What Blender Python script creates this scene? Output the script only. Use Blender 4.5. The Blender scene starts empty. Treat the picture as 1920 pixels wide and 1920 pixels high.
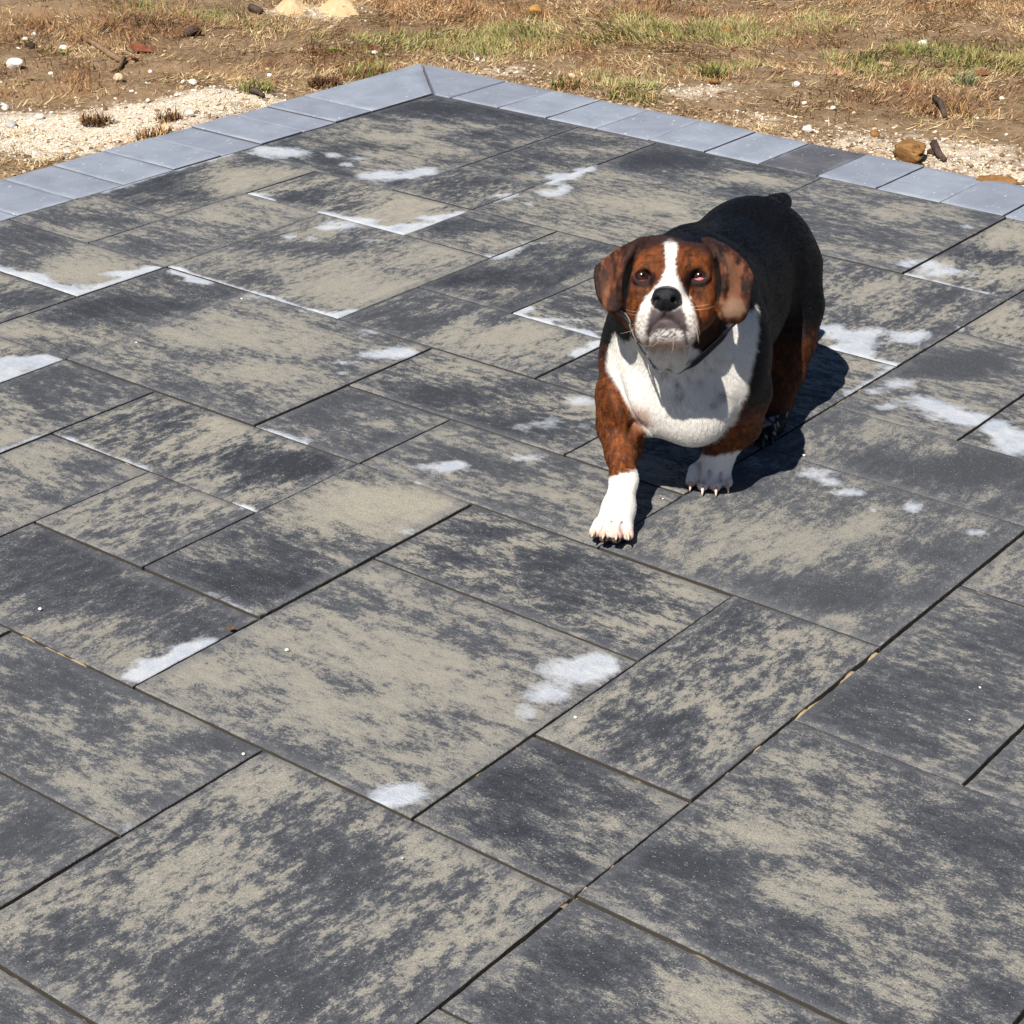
import bpy, math, random
import numpy as np
from mathutils import Matrix, Vector

# ------------------------------------------------------------------ camera, sky, sun, exposure
SC = bpy.context.scene
COL = SC.collection
CAM_H = 1.6
FPX = 3733.18                       # focal length in pixels of a 1920 px wide frame
AX_R = np.array([0.99983278, 0.0079993, 0.01644467])
AX_F = np.array([0.0, 0.89925241, -0.43743011])
AX_U = np.array([-0.01828704, 0.43735696, 0.89910204])
cam = bpy.data.cameras.new('camera')
cam.sensor_width = 36.0
cam.lens = FPX / 1920 * 36.0
cam.clip_start = 0.05
cam.clip_end = 500
cam_o = bpy.data.objects.new('camera', cam)
COL.objects.link(cam_o)
cam_o.matrix_world = Matrix(((AX_R[0], AX_U[0], -AX_F[0], 0), (AX_R[1], AX_U[1], -AX_F[1], 0),
                             (AX_R[2], AX_U[2], -AX_F[2], CAM_H), (0, 0, 0, 1)))
SC.camera = cam_o

SUN_TRAVEL = Vector((0.355, 0.69, -1.0)).normalized()
sun = bpy.data.lights.new('sun', 'SUN')
sun.energy = 5.0
sun.angle = math.radians(0.5)
sun.color = (1.0, 0.955, 0.88)
sun_o = bpy.data.objects.new('sun', sun)
COL.objects.link(sun_o)
sun_o.rotation_euler = SUN_TRAVEL.to_track_quat('-Z', 'Y').to_euler()
sun_o.location = (-2, -4, 6)

world = bpy.data.worlds.new('World')
SC.world = world
world.use_nodes = True
wn = world.node_tree
bg = wn.nodes['Background']
sky = wn.nodes.new('ShaderNodeTexSky')
sky.sky_type = 'NISHITA'
sky.sun_disc = False
sky.sun_elevation = math.asin(-SUN_TRAVEL.z)
sky.sun_rotation = math.atan2(-SUN_TRAVEL.x, -SUN_TRAVEL.y)
sky.air_density = 0.6
sky.dust_density = 0.0
sky.ozone_density = 3.0
wn.links.new(sky.outputs[0], bg.inputs[0])
bg.inputs[1].default_value = 0.05

vs = SC.view_settings
vs.view_transform = 'Standard'
vs.look = 'None'
vs.exposure = 0.56
vs.gamma = 1.0
vs.use_curve_mapping = False
SC.cycles.max_bounces = 6
SC.cycles.diffuse_bounces = 3
SC.cycles.glossy_bounces = 2
SC.cycles.transmission_bounces = 3
SC.cycles.use_denoising = True

RNG = np.random.default_rng(7)
random.seed(7)

# ------------------------------------------------------------------ helpers
def srgb(r, g, b):
    return tuple(((c / 255) / 12.92 if c / 255 <= 0.04045 else ((c / 255 + 0.055) / 1.055) ** 2.4) for c in (r, g, b))

def tag(o, label=None, cat=None, group=None, kind=None):
    for k, v in (('label', label), ('category', cat), ('group', group), ('kind', kind)):
        if v:
            o[k] = v
    return o

def link(name, me, mat=None, parent=None, loc=None, rz=None):
    o = bpy.data.objects.new(name, me)
    COL.objects.link(o)
    if mat is not None and me is not None:
        me.materials.append(mat)
    if loc is not None:
        o.location = loc
    if rz is not None:
        o.rotation_euler = (0, 0, rz)
    if parent is not None:
        o.parent = parent
    return o

def mesh_np(name, co, faces, smooth=True, attrs=None, cols=None):
    """co (n,3); faces: list of index arrays (k,3) or (k,4); attrs {name: (n,)}; cols {name: (n,3)}"""
    me = bpy.data.meshes.new(name)
    co = np.asarray(co, np.float32)
    me.vertices.add(len(co))
    me.vertices.foreach_set('co', co.ravel())
    loops = np.concatenate([np.asarray(f, np.int32).ravel() for f in faces])
    tot = np.concatenate([np.full(len(f), np.asarray(f).shape[1], np.int32) for f in faces])
    start = np.concatenate([[0], np.cumsum(tot)[:-1]]).astype(np.int32)
    me.loops.add(len(loops))
    me.loops.foreach_set('vertex_index', loops)
    me.polygons.add(len(tot))
    me.polygons.foreach_set('loop_start', start)
    me.polygons.foreach_set('loop_total', tot)
    me.update(calc_edges=True)
    sm = np.full(len(tot), bool(smooth), bool)
    if smooth == 'top':             # only the first group of faces is smooth
        sm[len(faces[0]):] = False
    me.polygons.foreach_set('use_smooth', sm)
    if smooth == 'top':
        a = me.attributes.new('sharp_edge', 'BOOLEAN', 'EDGE')
        ev = np.empty(len(me.edges) * 2, np.int32)
        me.edges.foreach_get('vertices', ev)
        ring = np.zeros(len(co), bool)
        ring[np.asarray(faces[1])[:len(faces[1]) // 2, 0]] = True
        ev = ev.reshape(-1, 2)
        a.data.foreach_set('value', ring[ev[:, 0]] & ring[ev[:, 1]])
    for k, v in (attrs or {}).items():
        a = me.attributes.new(k, 'FLOAT', 'POINT')
        a.data.foreach_set('value', np.asarray(v, np.float32).ravel())
    for k, v in (cols or {}).items():
        a = me.attributes.new(k, 'FLOAT_COLOR', 'POINT')
        c = np.ones((len(co), 4), np.float32)
        c[:, :3] = v
        a.data.foreach_set('color', c.ravel())
    return me

def _hash(ix, iy, iz, seed):
    h = (ix.astype(np.int64) * 374761393 + iy.astype(np.int64) * 668265263 + iz.astype(np.int64) * 2147483647 + seed * 974711) & 0xFFFFFFFF
    h = ((h ^ (h >> 13)) * 1274126177) & 0xFFFFFFFF
    h = (h ^ (h >> 16)) & 0xFFFFFF
    return h.astype(np.float64) / 0xFFFFFF

def vnoise(p, seed=0):
    p = np.asarray(p, np.float64)
    i = np.floor(p).astype(np.int64)
    f = p - i
    f = f * f * (3 - 2 * f)
    r = 0
    for dx in (0, 1):
        for dy in (0, 1):
            for dz in (0, 1):
                w = (f[:, 0] if dx else 1 - f[:, 0]) * (f[:, 1] if dy else 1 - f[:, 1]) * (f[:, 2] if dz else 1 - f[:, 2])
                r = r + w * _hash(i[:, 0] + dx, i[:, 1] + dy, i[:, 2] + dz, seed)
    return r

def fbm(p, octv=4, seed=0, rough=0.5):
    p = np.asarray(p, np.float64)
    if p.shape[1] == 2:
        p = np.c_[p, np.zeros(len(p))]
    s, a, t = 0, 1.0, 0
    for k in range(octv):
        s = s + a * vnoise(p * 2 ** k + 17.3 * k, seed + k)
        t += a
        a *= rough
    return s / t

def sstep(a, b, x):
    t = np.clip((x - a) / (b - a), 0, 1)
    return t * t * (3 - 2 * t)

class NT:
    """small wrapper to write node materials"""
    def __init__(self, name):
        self.m = bpy.data.materials.new(name)
        self.m.use_nodes = True
        self.t = self.m.node_tree
        self.b = self.t.nodes['Principled BSDF']
        self.out = self.t.nodes['Material Output']
    def n(self, typ, **kw):
        nd = self.t.nodes.new(typ)
        for k, v in kw.items():
            setattr(nd, k, v)
        return nd
    def put(self, sock, v):
        if isinstance(v, bpy.types.NodeSocket):
            self.t.links.new(v, sock)
        elif v is not None:
            sock.default_value = v
    def math(self, op, a, b=None, c=None, clamp=False):
        nd = self.n('ShaderNodeMath', operation=op, use_clamp=clamp)
        for s, v in zip(nd.inputs, (a, b, c)):
            self.put(s, v)
        return nd.outputs[0]
    def vmath(self, op, a, b=None):
        nd = self.n('ShaderNodeVectorMath', operation=op)
        self.put(nd.inputs[0], a)
        if b is not None:
            self.put(nd.inputs[1], b)
        return nd.outputs[0]
    def noise(self, vec, scale, detail=4, rough=0.55, dist=0.0):
        nd = self.n('ShaderNodeTexNoise')
        self.put(nd.inputs['Vector'], vec)
        nd.inputs['Scale'].default_value = scale
        nd.inputs['Detail'].default_value = detail
        nd.inputs['Roughness'].default_value = rough
        nd.inputs['Distortion'].default_value = dist
        return nd.outputs[0]
    def ramp(self, fac, stops):
        nd = self.n('ShaderNodeValToRGB')
        self.put(nd.inputs[0], fac)
        e = nd.color_ramp.elements
        while len(e) < len(stops):
            e.new(0.5)
        for el, (p, c) in zip(e, stops):
            el.position = p
            el.color = (*c, 1) if len(c) == 3 else c
        return nd.outputs[0]
    def mix(self, fac, a, b, blend='MIX'):
        nd = self.n('ShaderNodeMix', data_type='RGBA', blend_type=blend)
        self.put(nd.inputs[0], fac)
        for s, v in ((nd.inputs[6], a), (nd.inputs[7], b)):
            self.put(s, (*v, 1) if isinstance(v, tuple) and len(v) == 3 else v)
        return nd.outputs[2]
    def mapr(self, v, a, b, c=0.0, d=1.0):
        nd = self.n('ShaderNodeMapRange')
        for s, x in zip(nd.inputs, (v, a, b, c, d)):
            self.put(s, x)
        return nd.outputs[0]
    def attr(self, name, out='Fac'):
        return self.n('ShaderNodeAttribute', attribute_name=name).outputs[out]
    def obj(self):
        return self.n('ShaderNodeTexCoord').outputs['Object']
    def rand(self):
        return self.n('ShaderNodeObjectInfo').outputs['Random']
    def bump(self, h, strength, dist):
        nd = self.n('ShaderNodeBump')
        nd.inputs['Strength'].default_value = strength
        nd.inputs['Distance'].default_value = dist
        self.put(nd.inputs['Height'], h)
        self.t.links.new(nd.outputs[0], self.b.inputs['Normal'])
    def set(self, color=None, rough=None, spec=None):
        if color is not None:
            self.put(self.b.inputs['Base Color'], (*color, 1) if isinstance(color, tuple) and len(color) == 3 else color)
        if rough is not None:
            self.put(self.b.inputs['Roughness'], rough)
        if spec is not None:
            self.put(self.b.inputs['Specular IOR Level'], spec)
        return self.m

# ------------------------------------------------------------------ the patio grid (module of the slabs)
MOD = 0.17636491 * CAM_H
YAW = 0.92261697
CY, SY = math.cos(YAW), math.sin(YAW)
U0, V0 = 0.74748598 * CAM_H, 0.76122411 * CAM_H
def grid_w(U, V):
    u = U0 + MOD * np.asarray(U, float)
    v = V0 + MOD * np.asarray(V, float)
    return CY * u - SY * v, SY * u + CY * v
def w_grid(x, y):
    return ((CY * x + SY * y) - U0) / MOD, ((-SY * x + CY * y) - V0) / MOD
def ground_at(px, py, z=0.0):
    """point of the level z that the camera sees at a photo position"""
    d = (px - 960) * AX_R - (py - 960) * AX_U + FPX * AX_F
    t = (z - CAM_H) / d[2]
    return np.array([0, 0, CAM_H]) + d * t

def sphere_grid(n, m):
    th = np.linspace(0, math.pi, n)
    ph = np.linspace(0, 2 * math.pi, m, endpoint=False)
    T, P = np.meshgrid(th[1:-1], ph, indexing='ij')
    v = np.stack([np.sin(T) * np.cos(P), np.sin(T) * np.sin(P), np.cos(T)], -1).reshape(-1, 3)
    v = np.r_[v, [[0, 0, 1], [0, 0, -1]]]
    k = np.arange((n - 2) * m).reshape(n - 2, m)
    k2 = np.roll(k, -1, 1)
    q = np.stack([k[:-1], k[1:], k2[1:], k2[:-1]], -1).reshape(-1, 4)
    t1 = np.stack([np.full(m, len(v) - 2), k[0], k2[0]], -1)
    t2 = np.stack([np.full(m, len(v) - 1), k2[-1], k[-1]], -1)
    return v, [q, np.r_[t1, t2]]

# ------------------------------------------------------------------ materials of the patio
def slab_material():
    t = NT('blended_concrete')
    rnd = t.rand()
    off = t.n('ShaderNodeCombineXYZ')
    t.put(off.inputs[0], t.math('MULTIPLY', rnd, 41.0))
    t.put(off.inputs[1], t.math('MULTIPLY', rnd, 97.0))
    t.put(off.inputs[2], t.math('MULTIPLY', rnd, 13.0))
    # each slab was drawn through its mould one way or the other: swap the axes with 'dir'
    sep = t.n('ShaderNodeSeparateXYZ')
    t.put(sep.inputs[0], t.obj())
    swp = t.n('ShaderNodeCombineXYZ')
    t.put(swp.inputs[0], sep.outputs[1])
    t.put(swp.inputs[1], sep.outputs[0])
    mv = t.n('ShaderNodeMix', data_type='VECTOR')
    t.put(mv.inputs[0], t.attr('dir'))
    t.put(mv.inputs[4], t.obj())
    t.put(mv.inputs[5], swp.outputs[0])
    p = t.vmath('ADD', mv.outputs[1], off.outputs[0])
    a = t.noise(p, 7.0, 4, 0.6)
    b = t.noise(t.vmath('MULTIPLY', p, (1.0, 3.8, 1.0)), 5.0, 5, 0.64)
    c = t.noise(t.vmath('MULTIPLY', p, (1.0, 1.7, 1.0)), 36.0, 5, 0.76)
    g = t.noise(t.vmath('MULTIPLY', p, (1.0, 1.5, 1.0)), 230.0, 3, 0.75)
    tone = t.attr('tone')
    v = t.math('MULTIPLY_ADD', tone, 0.265, 0.508)
    amp = t.mapr(t.math('FRACT', t.math('MULTIPLY', rnd, 3.7)), 0.0, 1.0, 0.65, 1.25)
    v = t.math('MULTIPLY_ADD', t.math('SUBTRACT', a, 0.5), 0.5, v)
    v = t.math('MULTIPLY_ADD', t.math('SUBTRACT', b, 0.5), t.math('MULTIPLY', amp, 0.8), v)
    v = t.math('MULTIPLY_ADD', t.math('SUBTRACT', c, 0.5), t.math('MULTIPLY', amp, 1.15), v)
    v = t.math('MULTIPLY_ADD', t.math('SUBTRACT', g, 0.5), 0.55, v)
    col = t.ramp(v, [(0.24, srgb(40, 43, 50)), (0.43, srgb(68, 71, 77)), (0.505, srgb(105, 104, 102)),
                     (0.555, srgb(139, 135, 125)), (0.78, srgb(158, 152, 138))])
    col = t.mix(t.mapr(t.math('FRACT', t.math('MULTIPLY', rnd, 7.3)), 0.0, 1.0, 0.0, 0.22), col, srgb(112, 113, 116))
    # greyer, rubbed rims
    e = t.math('ADD', t.attr('rim'), t.math('MULTIPLY', t.math('SUBTRACT', a, 0.5), 0.9))
    col = t.mix(t.mapr(e, 0.55, 1.0, 0.0, 0.42), col, srgb(100, 101, 106))
    side_dark = t.mapr(t.attr('rim'), 1.02, 2.0)  # joint faces blend to a darker brown below the top edge
    # grain: pale sand grains and dark pits
    vo = t.n('ShaderNodeTexVoronoi')
    t.put(vo.inputs['Vector'], p)
    vo.inputs['Scale'].default_value = 380.0
    sel = t.n('ShaderNodeSeparateColor')
    t.put(sel.inputs[0], vo.outputs['Color'])
    near = t.mapr(vo.outputs['Distance'], 0.25, 0.42, 1.0, 0.0)
    pale = t.math('MULTIPLY', near, t.math('GREATER_THAN', sel.outputs[0], 0.955))
    dark = t.math('MULTIPLY', near, t.math('GREATER_THAN', sel.outputs[1], 0.90))
    col = t.mix(t.math('MULTIPLY', pale, 0.5), col, srgb(205, 200, 190))
    col = t.mix(t.math('MULTIPLY', dark, 0.5), col, srgb(50, 50, 55))
    col = t.mix(t.mapr(g, 0.3, 0.7, 0.0, 0.22), col, srgb(70, 70, 74), 'MIX')
    g3 = t.noise(p, 620.0, 1, 0.5)
    col = t.mix(1.0, col, t.ramp(g3, [(0.25, (.62, .62, .63)), (0.5, (.98, .98, .98)), (0.75, (1.3, 1.29, 1.26))]), 'MULTIPLY')
    # warm rust blooms, rare
    rr = t.noise(p, 5.0, 5, 0.6)
    col = t.mix(t.mapr(rr, 0.70, 0.80, 0.0, 0.3), col, srgb(176, 146, 100))
    # white lime bloom
    n2 = t.noise(p, 20.0, 4, 0.7)
    s = t.math('MULTIPLY_ADD', t.math('SUBTRACT', n2, 0.5), 1.7, t.attr('bloom'))
    s = t.math('MULTIPLY_ADD', t.math('SUBTRACT', c, 0.5), 0.7, s)
    s = t.math('MULTIPLY', s, t.math('GREATER_THAN', t.attr('bloom'), 0.03))
    sw = t.math('MULTIPLY', t.mapr(s, 0.30, 0.92, 0.0, 0.80), t.mapr(g, 0.25, 0.5, 0.7, 1.0))
    lime = t.mix(t.mapr(n2, 0.35, 0.65), srgb(200, 202, 206), srgb(172, 180, 192))
    col = t.mix(sw, col, lime)
    col = t.mix(side_dark, col, srgb(68, 62, 54))
    t.bump(t.math('ADD', g, c), 0.5, 0.004)
    return t.set(col, 0.82, 0.3)

def border_material(name, c0, c1):
    t = NT(name)
    rnd = t.rand()
    off = t.n('ShaderNodeCombineXYZ')
    t.put(off.inputs[0], t.math('MULTIPLY', rnd, 33.0))
    t.put(off.inputs[1], t.math('MULTIPLY', rnd, 71.0))
    p = t.vmath('ADD', t.obj(), off.outputs[0])
    a = t.noise(p, 9.0, 6, 0.6, 0.3)
    g = t.noise(p, 300.0, 3, 0.6)
    col = t.mix(t.mapr(a, 0.3, 0.7), c0, c1)
    col = t.mix(t.mapr(rnd, 0.0, 1.0, 0.0, 0.45), col, srgb(112, 116, 130))
    ws = t.noise(t.vmath('MULTIPLY', p, (1.0, 2.2, 1.0)), 48.0, 3, 0.55, 0.6)
    col = t.mix(t.mapr(ws, 0.66, 0.71, 0.0, 0.7), col, srgb(215, 218, 226))
    col = t.mix(t.mapr(t.math('ADD', t.attr('rim'), t.math('MULTIPLY', t.math('SUBTRACT', a, 0.5), 1.2)), 0.75, 1.2, 0.0, 0.2), col, srgb(180, 184, 196))
    col = t.mix(t.mapr(g, 0.35, 0.7, 0.0, 0.16), col, srgb(95, 95, 102))
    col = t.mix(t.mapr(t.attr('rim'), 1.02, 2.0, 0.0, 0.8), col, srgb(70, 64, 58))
    t.bump(t.math('ADD', g, t.math('MULTIPLY', a, 0.6)), 0.4, 0.002)
    return t.set(col, 0.7, 0.35)

def sand_material(name, c0, c1, c2):
    t = NT(name)
    p = t.obj()
    a = t.noise(p, 14.0, 5, 0.6)
    g = t.noise(p, 500.0, 2, 0.6)
    col = t.ramp(a, [(0.3, c0), (0.52, c1), (0.75, c2)])
    col = t.mix(t.mapr(g, 0.4, 0.7, 0.0, 0.5), col, srgb(90, 76, 60))
    t.bump(g, 0.8, 0.003)
    return t.set(col, 0.95, 0.1)

M_SLAB = slab_material()
M_BORDER = border_material('blue_grey_concrete', srgb(124, 131, 144), srgb(148, 155, 167))
M_BORDER_DARK = border_material('charcoal_concrete', srgb(66, 66, 72), srgb(98, 97, 102))
M_BED = sand_material('bedding_grit', srgb(60, 54, 48), srgb(92, 80, 66), srgb(150, 126, 92))
M_SAND = sand_material('jointing_sand', srgb(138, 122, 98), srgb(172, 152, 120), srgb(196, 174, 138))

# ------------------------------------------------------------------ the patio: bed, slabs, border
TONE = [(12.76,9.63,6.23,3.5,5.46,-0.9),(12.93,8.57,9.56,4.69,8.94,-0.5),(11.41,9.1,3.05,0.4,2.99,0.5),(10.88,9.31,25.62,14.25,21.35,-0.6),(10.22,9.3,30.03,13.66,25.15,-0.4),(11.99,8.49,10.91,5.46,9.84,-0.3),(10.77,7.52,14.82,6.75,13.42,-0.5),(11.21,7.29,34.06,11.78,33.35,0.5),(9.29,8.37,10.04,3.84,8.49,-0.8),(9.59,7.49,6.31,1.25,5.97,0.8),(8.73,10.02,6.54,-0.74,5.35,-1),(9.29,9.37,8.14,1.7,6.87,0.8),(9.99,9.57,29.18,14.85,23.76,-0.5),(8.07,9.57,45.09,14.38,34.82,-0.4),(6.5,8.46,6.88,0.51,5.15,1),(6.61,9.44,8.11,-2.55,5.75,-0.8),(7.27,8.6,17.51,7.18,13.33,-1),(8.55,8.5,14.96,5.16,12.27,0.35),(8.04,8.61,28.84,13.61,22.49,-0.4),(8.22,7.32,19.83,13.61,15.17,-0.6),(7.18,7.22,34.42,23.59,25.69,-0.5),(7.61,6.51,5.42,2.03,4.56,0.9),(8.84,6.48,9.41,2.2,8.91,0.6),(12.54,6.62,9.01,4.42,8.87,-0.8),(12.62,5.52,18.66,11.17,17.71,0.7),(11.68,3.86,30.22,22.55,25.16,-0.5),(11.64,4.4,28.9,20.56,24.74,-0.3),(12.59,3.79,7.68,2.89,9.58,0.4),(12.66,2.83,7.86,0.35,13.91,0.8),(11.92,2.64,20.08,12,20.88,-1),(11.83,2.96,45.66,23.02,51.54,-0.6),(10.88,2.44,19.14,8.38,22.94,-0.4),(10.25,2.87,5.16,0.56,7.54,0.4),(8.74,2.24,9.28,-2.59,16.66,0.7),(10.48,1.81,6.9,-2.29,15.38,0.8),(9.25,1.63,14.18,5.78,17.19,-1),(9.62,1.54,24.7,7.73,33.74,-0.8),(8.96,1.81,42.47,13.15,54.59,-0.5),(7.86,1.67,22.5,10.19,24.19,0.35),(7.5,0.81,12.36,7.67,11.53,-0.9),(7.75,1.02,29.24,3.57,44.18,0.7),(7.91,0.73,15.37,1.49,24.88,-0.7),(8.33,1.57,61.82,40.73,54.8,-0.4),(5.87,1.24,5.11,1.68,5.62,0.5),(5.43,0.42,24.48,15.85,20.65,-0.7),(6.34,0.31,23.96,5.38,32.97,-0.6),(5.2,1.03,65.68,28.34,64.9,-0.4),(5.12,0.39,153,99.51,127.12,0.5),(6.02,0.37,128.48,71.37,124.39,0.4),(3.58,0.85,35.61,18.31,30.24,0.5),(3.46,0.52,37.57,16.68,34.18,-0.6),(4.13,0.72,32.61,14.46,30.55,-0.1),(4.57,0.36,45.57,26.1,40.19,0.3),(2.58,0.68,12.27,-0.68,13.52,-0.5),(2.27,0.26,87.25,52.64,66.81,0.2),(4.29,-0.21,8.66,5.19,7.59,-0.7),(4.91,-0.7,15.16,2.24,23.04,-0.3),(2.56,-0.27,50.61,36.08,36.42,-0.8),(3.04,-0.55,35.47,24.39,26.95,0.4),(2.38,-0.93,27.35,17.08,22.1,-0.4),(2.82,-1.16,16.64,8.99,15.48,0.5),(3.56,-1.2,35.65,22.99,30.42,-0.6),(3.21,-1.51,45.02,22.29,47.28,-0.5),(1.65,-0.32,16.43,4.02,16.03,-0.6),(1.78,-0.94,33.36,21.06,25.92,0.6),(1.5,1.15,19.98,2.79,16.78,-0.6),(0.92,1.53,20.02,5.7,14.6,0.4),(1.89,0.94,58.02,27.68,44.96,0.4),(0.68,0.77,14.58,8.33,10.17,-0.8),(1.4,0.24,21.42,7.52,17.98,0.3),(1.44,0.69,43.98,29.34,30.66,-0.4),(1.7,1.77,61.31,14.83,47.83,0.5),(1.8,3.2,18.69,3.56,13.18,-0.3),(1.89,2.66,62.13,32.24,43.49,0.4),(1.88,2.25,77.97,48.63,54.02,-0.8),(1.33,2.46,52.48,21.84,36.36,0.3),(1.6,3.36,41.64,0.38,28.63,-0.4),(0.75,2.35,26.46,-2.17,18.14,-0.8),(2.76,4.44,7.09,-0.66,5.09,-0.8),(2.76,3.58,8.33,-1.12,6.59,-0.7),(2.23,3.82,41.3,4.57,29.12,0.2),(4.61,3.44,10.04,4.16,8.21,1),(3.33,3.36,12.45,5.06,9.46,-0.8),(4.2,3.63,35.19,8.31,29.43,0.5),(3.43,2.75,51.45,24.43,39.69,-0.7),(3.86,2.45,43.88,13.52,38.04,-0.1),(2.77,1.92,7.57,1.72,6.48,0.5),(2.71,2.1,97.88,51.65,73.26,-0.6),(2.05,1.8,69.19,37.96,50.21,-0.8),(2.75,1.6,219.3,150.24,155.57,-0.5),(2.52,2.69,28.17,6.85,21.95,0.2),(4.54,2.16,15.39,7.66,12.9,-0.7),(4.32,2.32,142.55,70.44,117.22,0.7),(4.45,1.61,24.56,12.81,20.8,-0.7),(4.4,1.16,45.61,16.8,44.3,0.3),(4.73,2.39,84.01,49.87,66.33,0.6),(4.68,2.69,81.21,47.49,63.58,-0.5),(3.5,4.98,27.17,14.36,19.1,0.3),(3.72,4.46,53.99,22.58,39.73,-0.4),(3.98,4.27,52.26,21.98,39.35,0.4),(3.67,5.7,28.49,7.91,19.97,0.4),(3.78,5.44,47.21,17.92,33.54,-0.7),(4.88,5.18,31.75,5.02,25.58,0.9),(4.63,5.56,39.04,13.97,29.15,-0.6),(4.72,4.3,16.42,8.02,12.63,-1),(4.91,4.63,131.99,68.88,100.17,0.4),(4.44,5.2,64.75,26.07,48.22,0.3),(5.5,4.82,16.88,1.93,14.83,-0.9),(5.71,4.19,70.44,46.76,52.89,0.6),(5.29,4.17,57.63,30.65,45.05,-0.7),(6.34,4.93,16.81,5.87,14.38,-0.3),(6.3,4.33,14.19,6.53,11.93,-0.8),(6.63,4.76,41.15,20.44,33.95,0.3),(6.79,4.06,25.95,16.73,20.44,-0.4),(6.14,3.75,19.94,8.04,17.6,-0.6),(6.25,3.45,23.96,11.51,20.74,-0.4),(5.46,3.54,34.06,18.73,27.24,-0.8),(5.63,3.07,27.1,16.49,21.48,-0.5),(5.24,3,68.44,38.98,54.76,0.5),(5.56,2.88,49.84,24.5,42.58,0.3),(6.12,6.42,6.7,1.97,5.32,0.6),(5.88,6.89,23.11,11.01,17.24,0.2),(5.2,6.46,59.45,33.14,43.13,-0.6),(6.52,5.76,22.51,12.68,17.45,0.3),(5.15,5.94,58.85,41.63,42.03,-0.6),(5.69,5.71,18.81,10.06,14.24,0.5),(5.04,6.82,70.83,21.38,51.54,-0.4),(7.46,5.68,6.55,1.84,5.89,-0.9),(7.52,4.67,7.5,1.84,7.32,1),(8.53,5.74,10.39,6.83,8.29,-0.7),(7.96,5.99,28.3,12.39,24.24,-0.7),(9.32,5.47,32.29,17.65,28.32,-0.2),(8.08,5.05,21.16,-7.99,26.82,-0.3),(8.46,4.79,12.45,2.48,13.07,-0.3),(4.64,6.72,11.21,4.89,7.95,-0.7),(3.77,6.15,34.03,7.5,23.47,0.8),(4.24,6.48,38.11,12.63,26.72,0.1),(5.23,7.66,23.26,7.76,16.51,0.8),(5.98,7.62,16.76,9.82,12.2,-0.8),(5.48,7,37.06,19.53,26.93,0.8),(6.45,7.17,14.58,2.16,11.65,-0.2),(6.09,8.2,41.53,3.3,30.6,-0.3),(5.72,8.23,13.73,3.25,9.81,-0.7),(4.95,7.45,34.51,4.77,24.27,0.5),(7.42,9.57,18.43,10.6,13.64,-0.6),(10.08,5.73,6.95,3.7,6.27,0.3),(11.21,5.91,9.54,6.23,8.22,0.3),(9.6,6.78,10.79,5.04,9.51,-0.6),(9.39,6.06,29.97,15.86,26.09,0.3)]
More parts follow.
